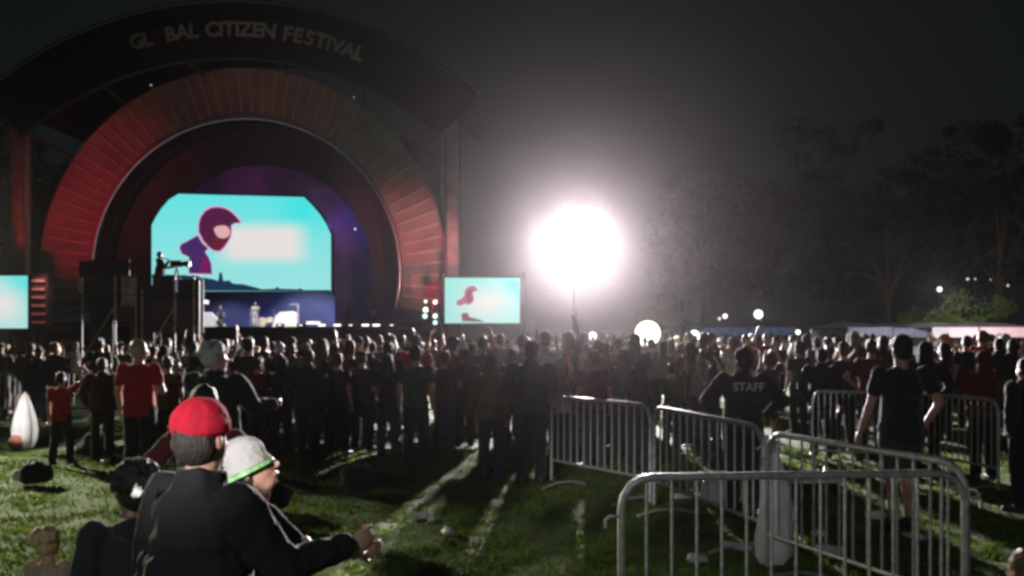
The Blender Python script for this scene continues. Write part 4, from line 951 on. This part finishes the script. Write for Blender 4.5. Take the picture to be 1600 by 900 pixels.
# white bin bag tied to the barriers
wbp = gp_(1206, D=7.0); e = empty('rubbish_bag', wbp); tag(e, 'tall white rubbish bag hanging between two barriers', 'rubbish bag')
t = MB(); bm = t.bm; prof = [(.05, 1.0), (.07, .95), (.09, .8), (.12, .6), (.15, .4), (.165, .22), (.155, .07), (.12, .015)]; rings = []
for r_, z_ in prof: rings.append([bm.verts.new((r_ * (1 + .14 * math.sin(4 * a + z_ * 3) + .5 * noise.noise(Vector((math.cos(a) * 2, math.sin(a) * 2, z_ * 5)))) * math.cos(a) + .04 * math.sin(z_ * 4), r_ * .8 * (1 + .16 * math.sin(5 * a + z_ * 6)) * math.sin(a), z_)) for a in [2 * math.pi * k / 36 for k in range(36)]])
for A_, B_ in zip(rings, rings[1:]):
    for k in range(36): bm.faces.new((A_[k], A_[(k + 1) % 36], B_[(k + 1) % 36], B_[k]))
bm.faces.new(rings[0]); bm.faces.new(rings[-1]); bmesh.ops.scale(bm, vec=(.78, .78, 1), verts=bm.verts); t.build('sack', PLASW, e); MB().path([(-.12, 0, .9), (0, 0, .97), (.12, 0, .92)], .01, 6).build('tie', PLASW, e)
# folding table/camp things behind the barriers
e = empty('folding_table', gp_(1252, 800), .1); tag(e, 'low folding table with a white top behind the barriers', 'table')
MB().box((0, 0, .34), (.75, .45, .03), bev=.008).build('table_top', WPAPER, e)
for sx_ in (-1, 1):
    for sy_ in (-1, 1): MB().tube((sx_ * .33, sy_ * .19, 0), (sx_ * .3, sy_ * .17, .325), .012, n=8).build('leg', DSTEEL, e)
e = empty('cool_box', gp_(1128, 785), .2); tag(e, 'small white cool box on the grass behind the nearest barrier', 'cool box')
MB().box((0, 0, .12), (.36, .24, .22), bev=.02).build('tub', PLASW, e); MB().box((0, 0, .25), (.38, .26, .04), bev=.015).build('lid', PLASW, e); MB().path([(-.19, 0, .2), (-.17, 0, .31), (.17, 0, .31), (.19, 0, .2)], .009, 6).build('handle', STEEL, e)
# litter
lr = random.Random(9)
spots = [(1075, 700), (1110, 716), (1290, 700), (1312, 690), (1330, 712), (1352, 702), (1210, 655), (1240, 668), (1090, 745), (1268, 745), (1490, 655), (1480, 700), (1532, 720), (1590, 745), (1150, 860), (1280, 840), (1370, 812), (1066, 780), (1432, 845), (585, 690), (655, 812), (700, 838), (130, 700), (165, 722), (1225, 640), (1385, 690), (1300, 865), (1090, 880)]
for i, (px, py) in enumerate(spots):
    p = gp_(px, max(py, 560)); k = i % 3
    where = 'behind the nearest barrier' if 1000 < px < 1450 and py > 730 else 'on the lawn behind the barriers' if px > 1000 else 'on the open grass'
    if k < 2: crumple('paper_litter', p + Vector((0, 0, .04)), (lr.uniform(.05, .11), lr.uniform(.04, .08), lr.uniform(.02, .05)), WPAPER if k else PLASW, f'crumpled {"white paper" if k else "pale plastic"} litter {where}', 'litter', f'crumpled {"white paper" if k else "pale plastic"} {where}', seed=i, amp=.6, rz=i)['kind'] = 'thing'
    else:
        o = MB().tube((-.1, 0, .035), (.08, 0, .035), .034, n=14).tube((.08, 0, .035), (.12, 0, .035), .03, .012, 14).tube((.12, 0, .035), (.14, 0, .035), .014, n=10).build('plastic_bottle', PLASW); o.location = p; o.rotation_euler = (0, 0, i * 1.3)
        tag(o, f'empty plastic bottle lying {where}', 'bottle', f'plastic bottles lying {where}')
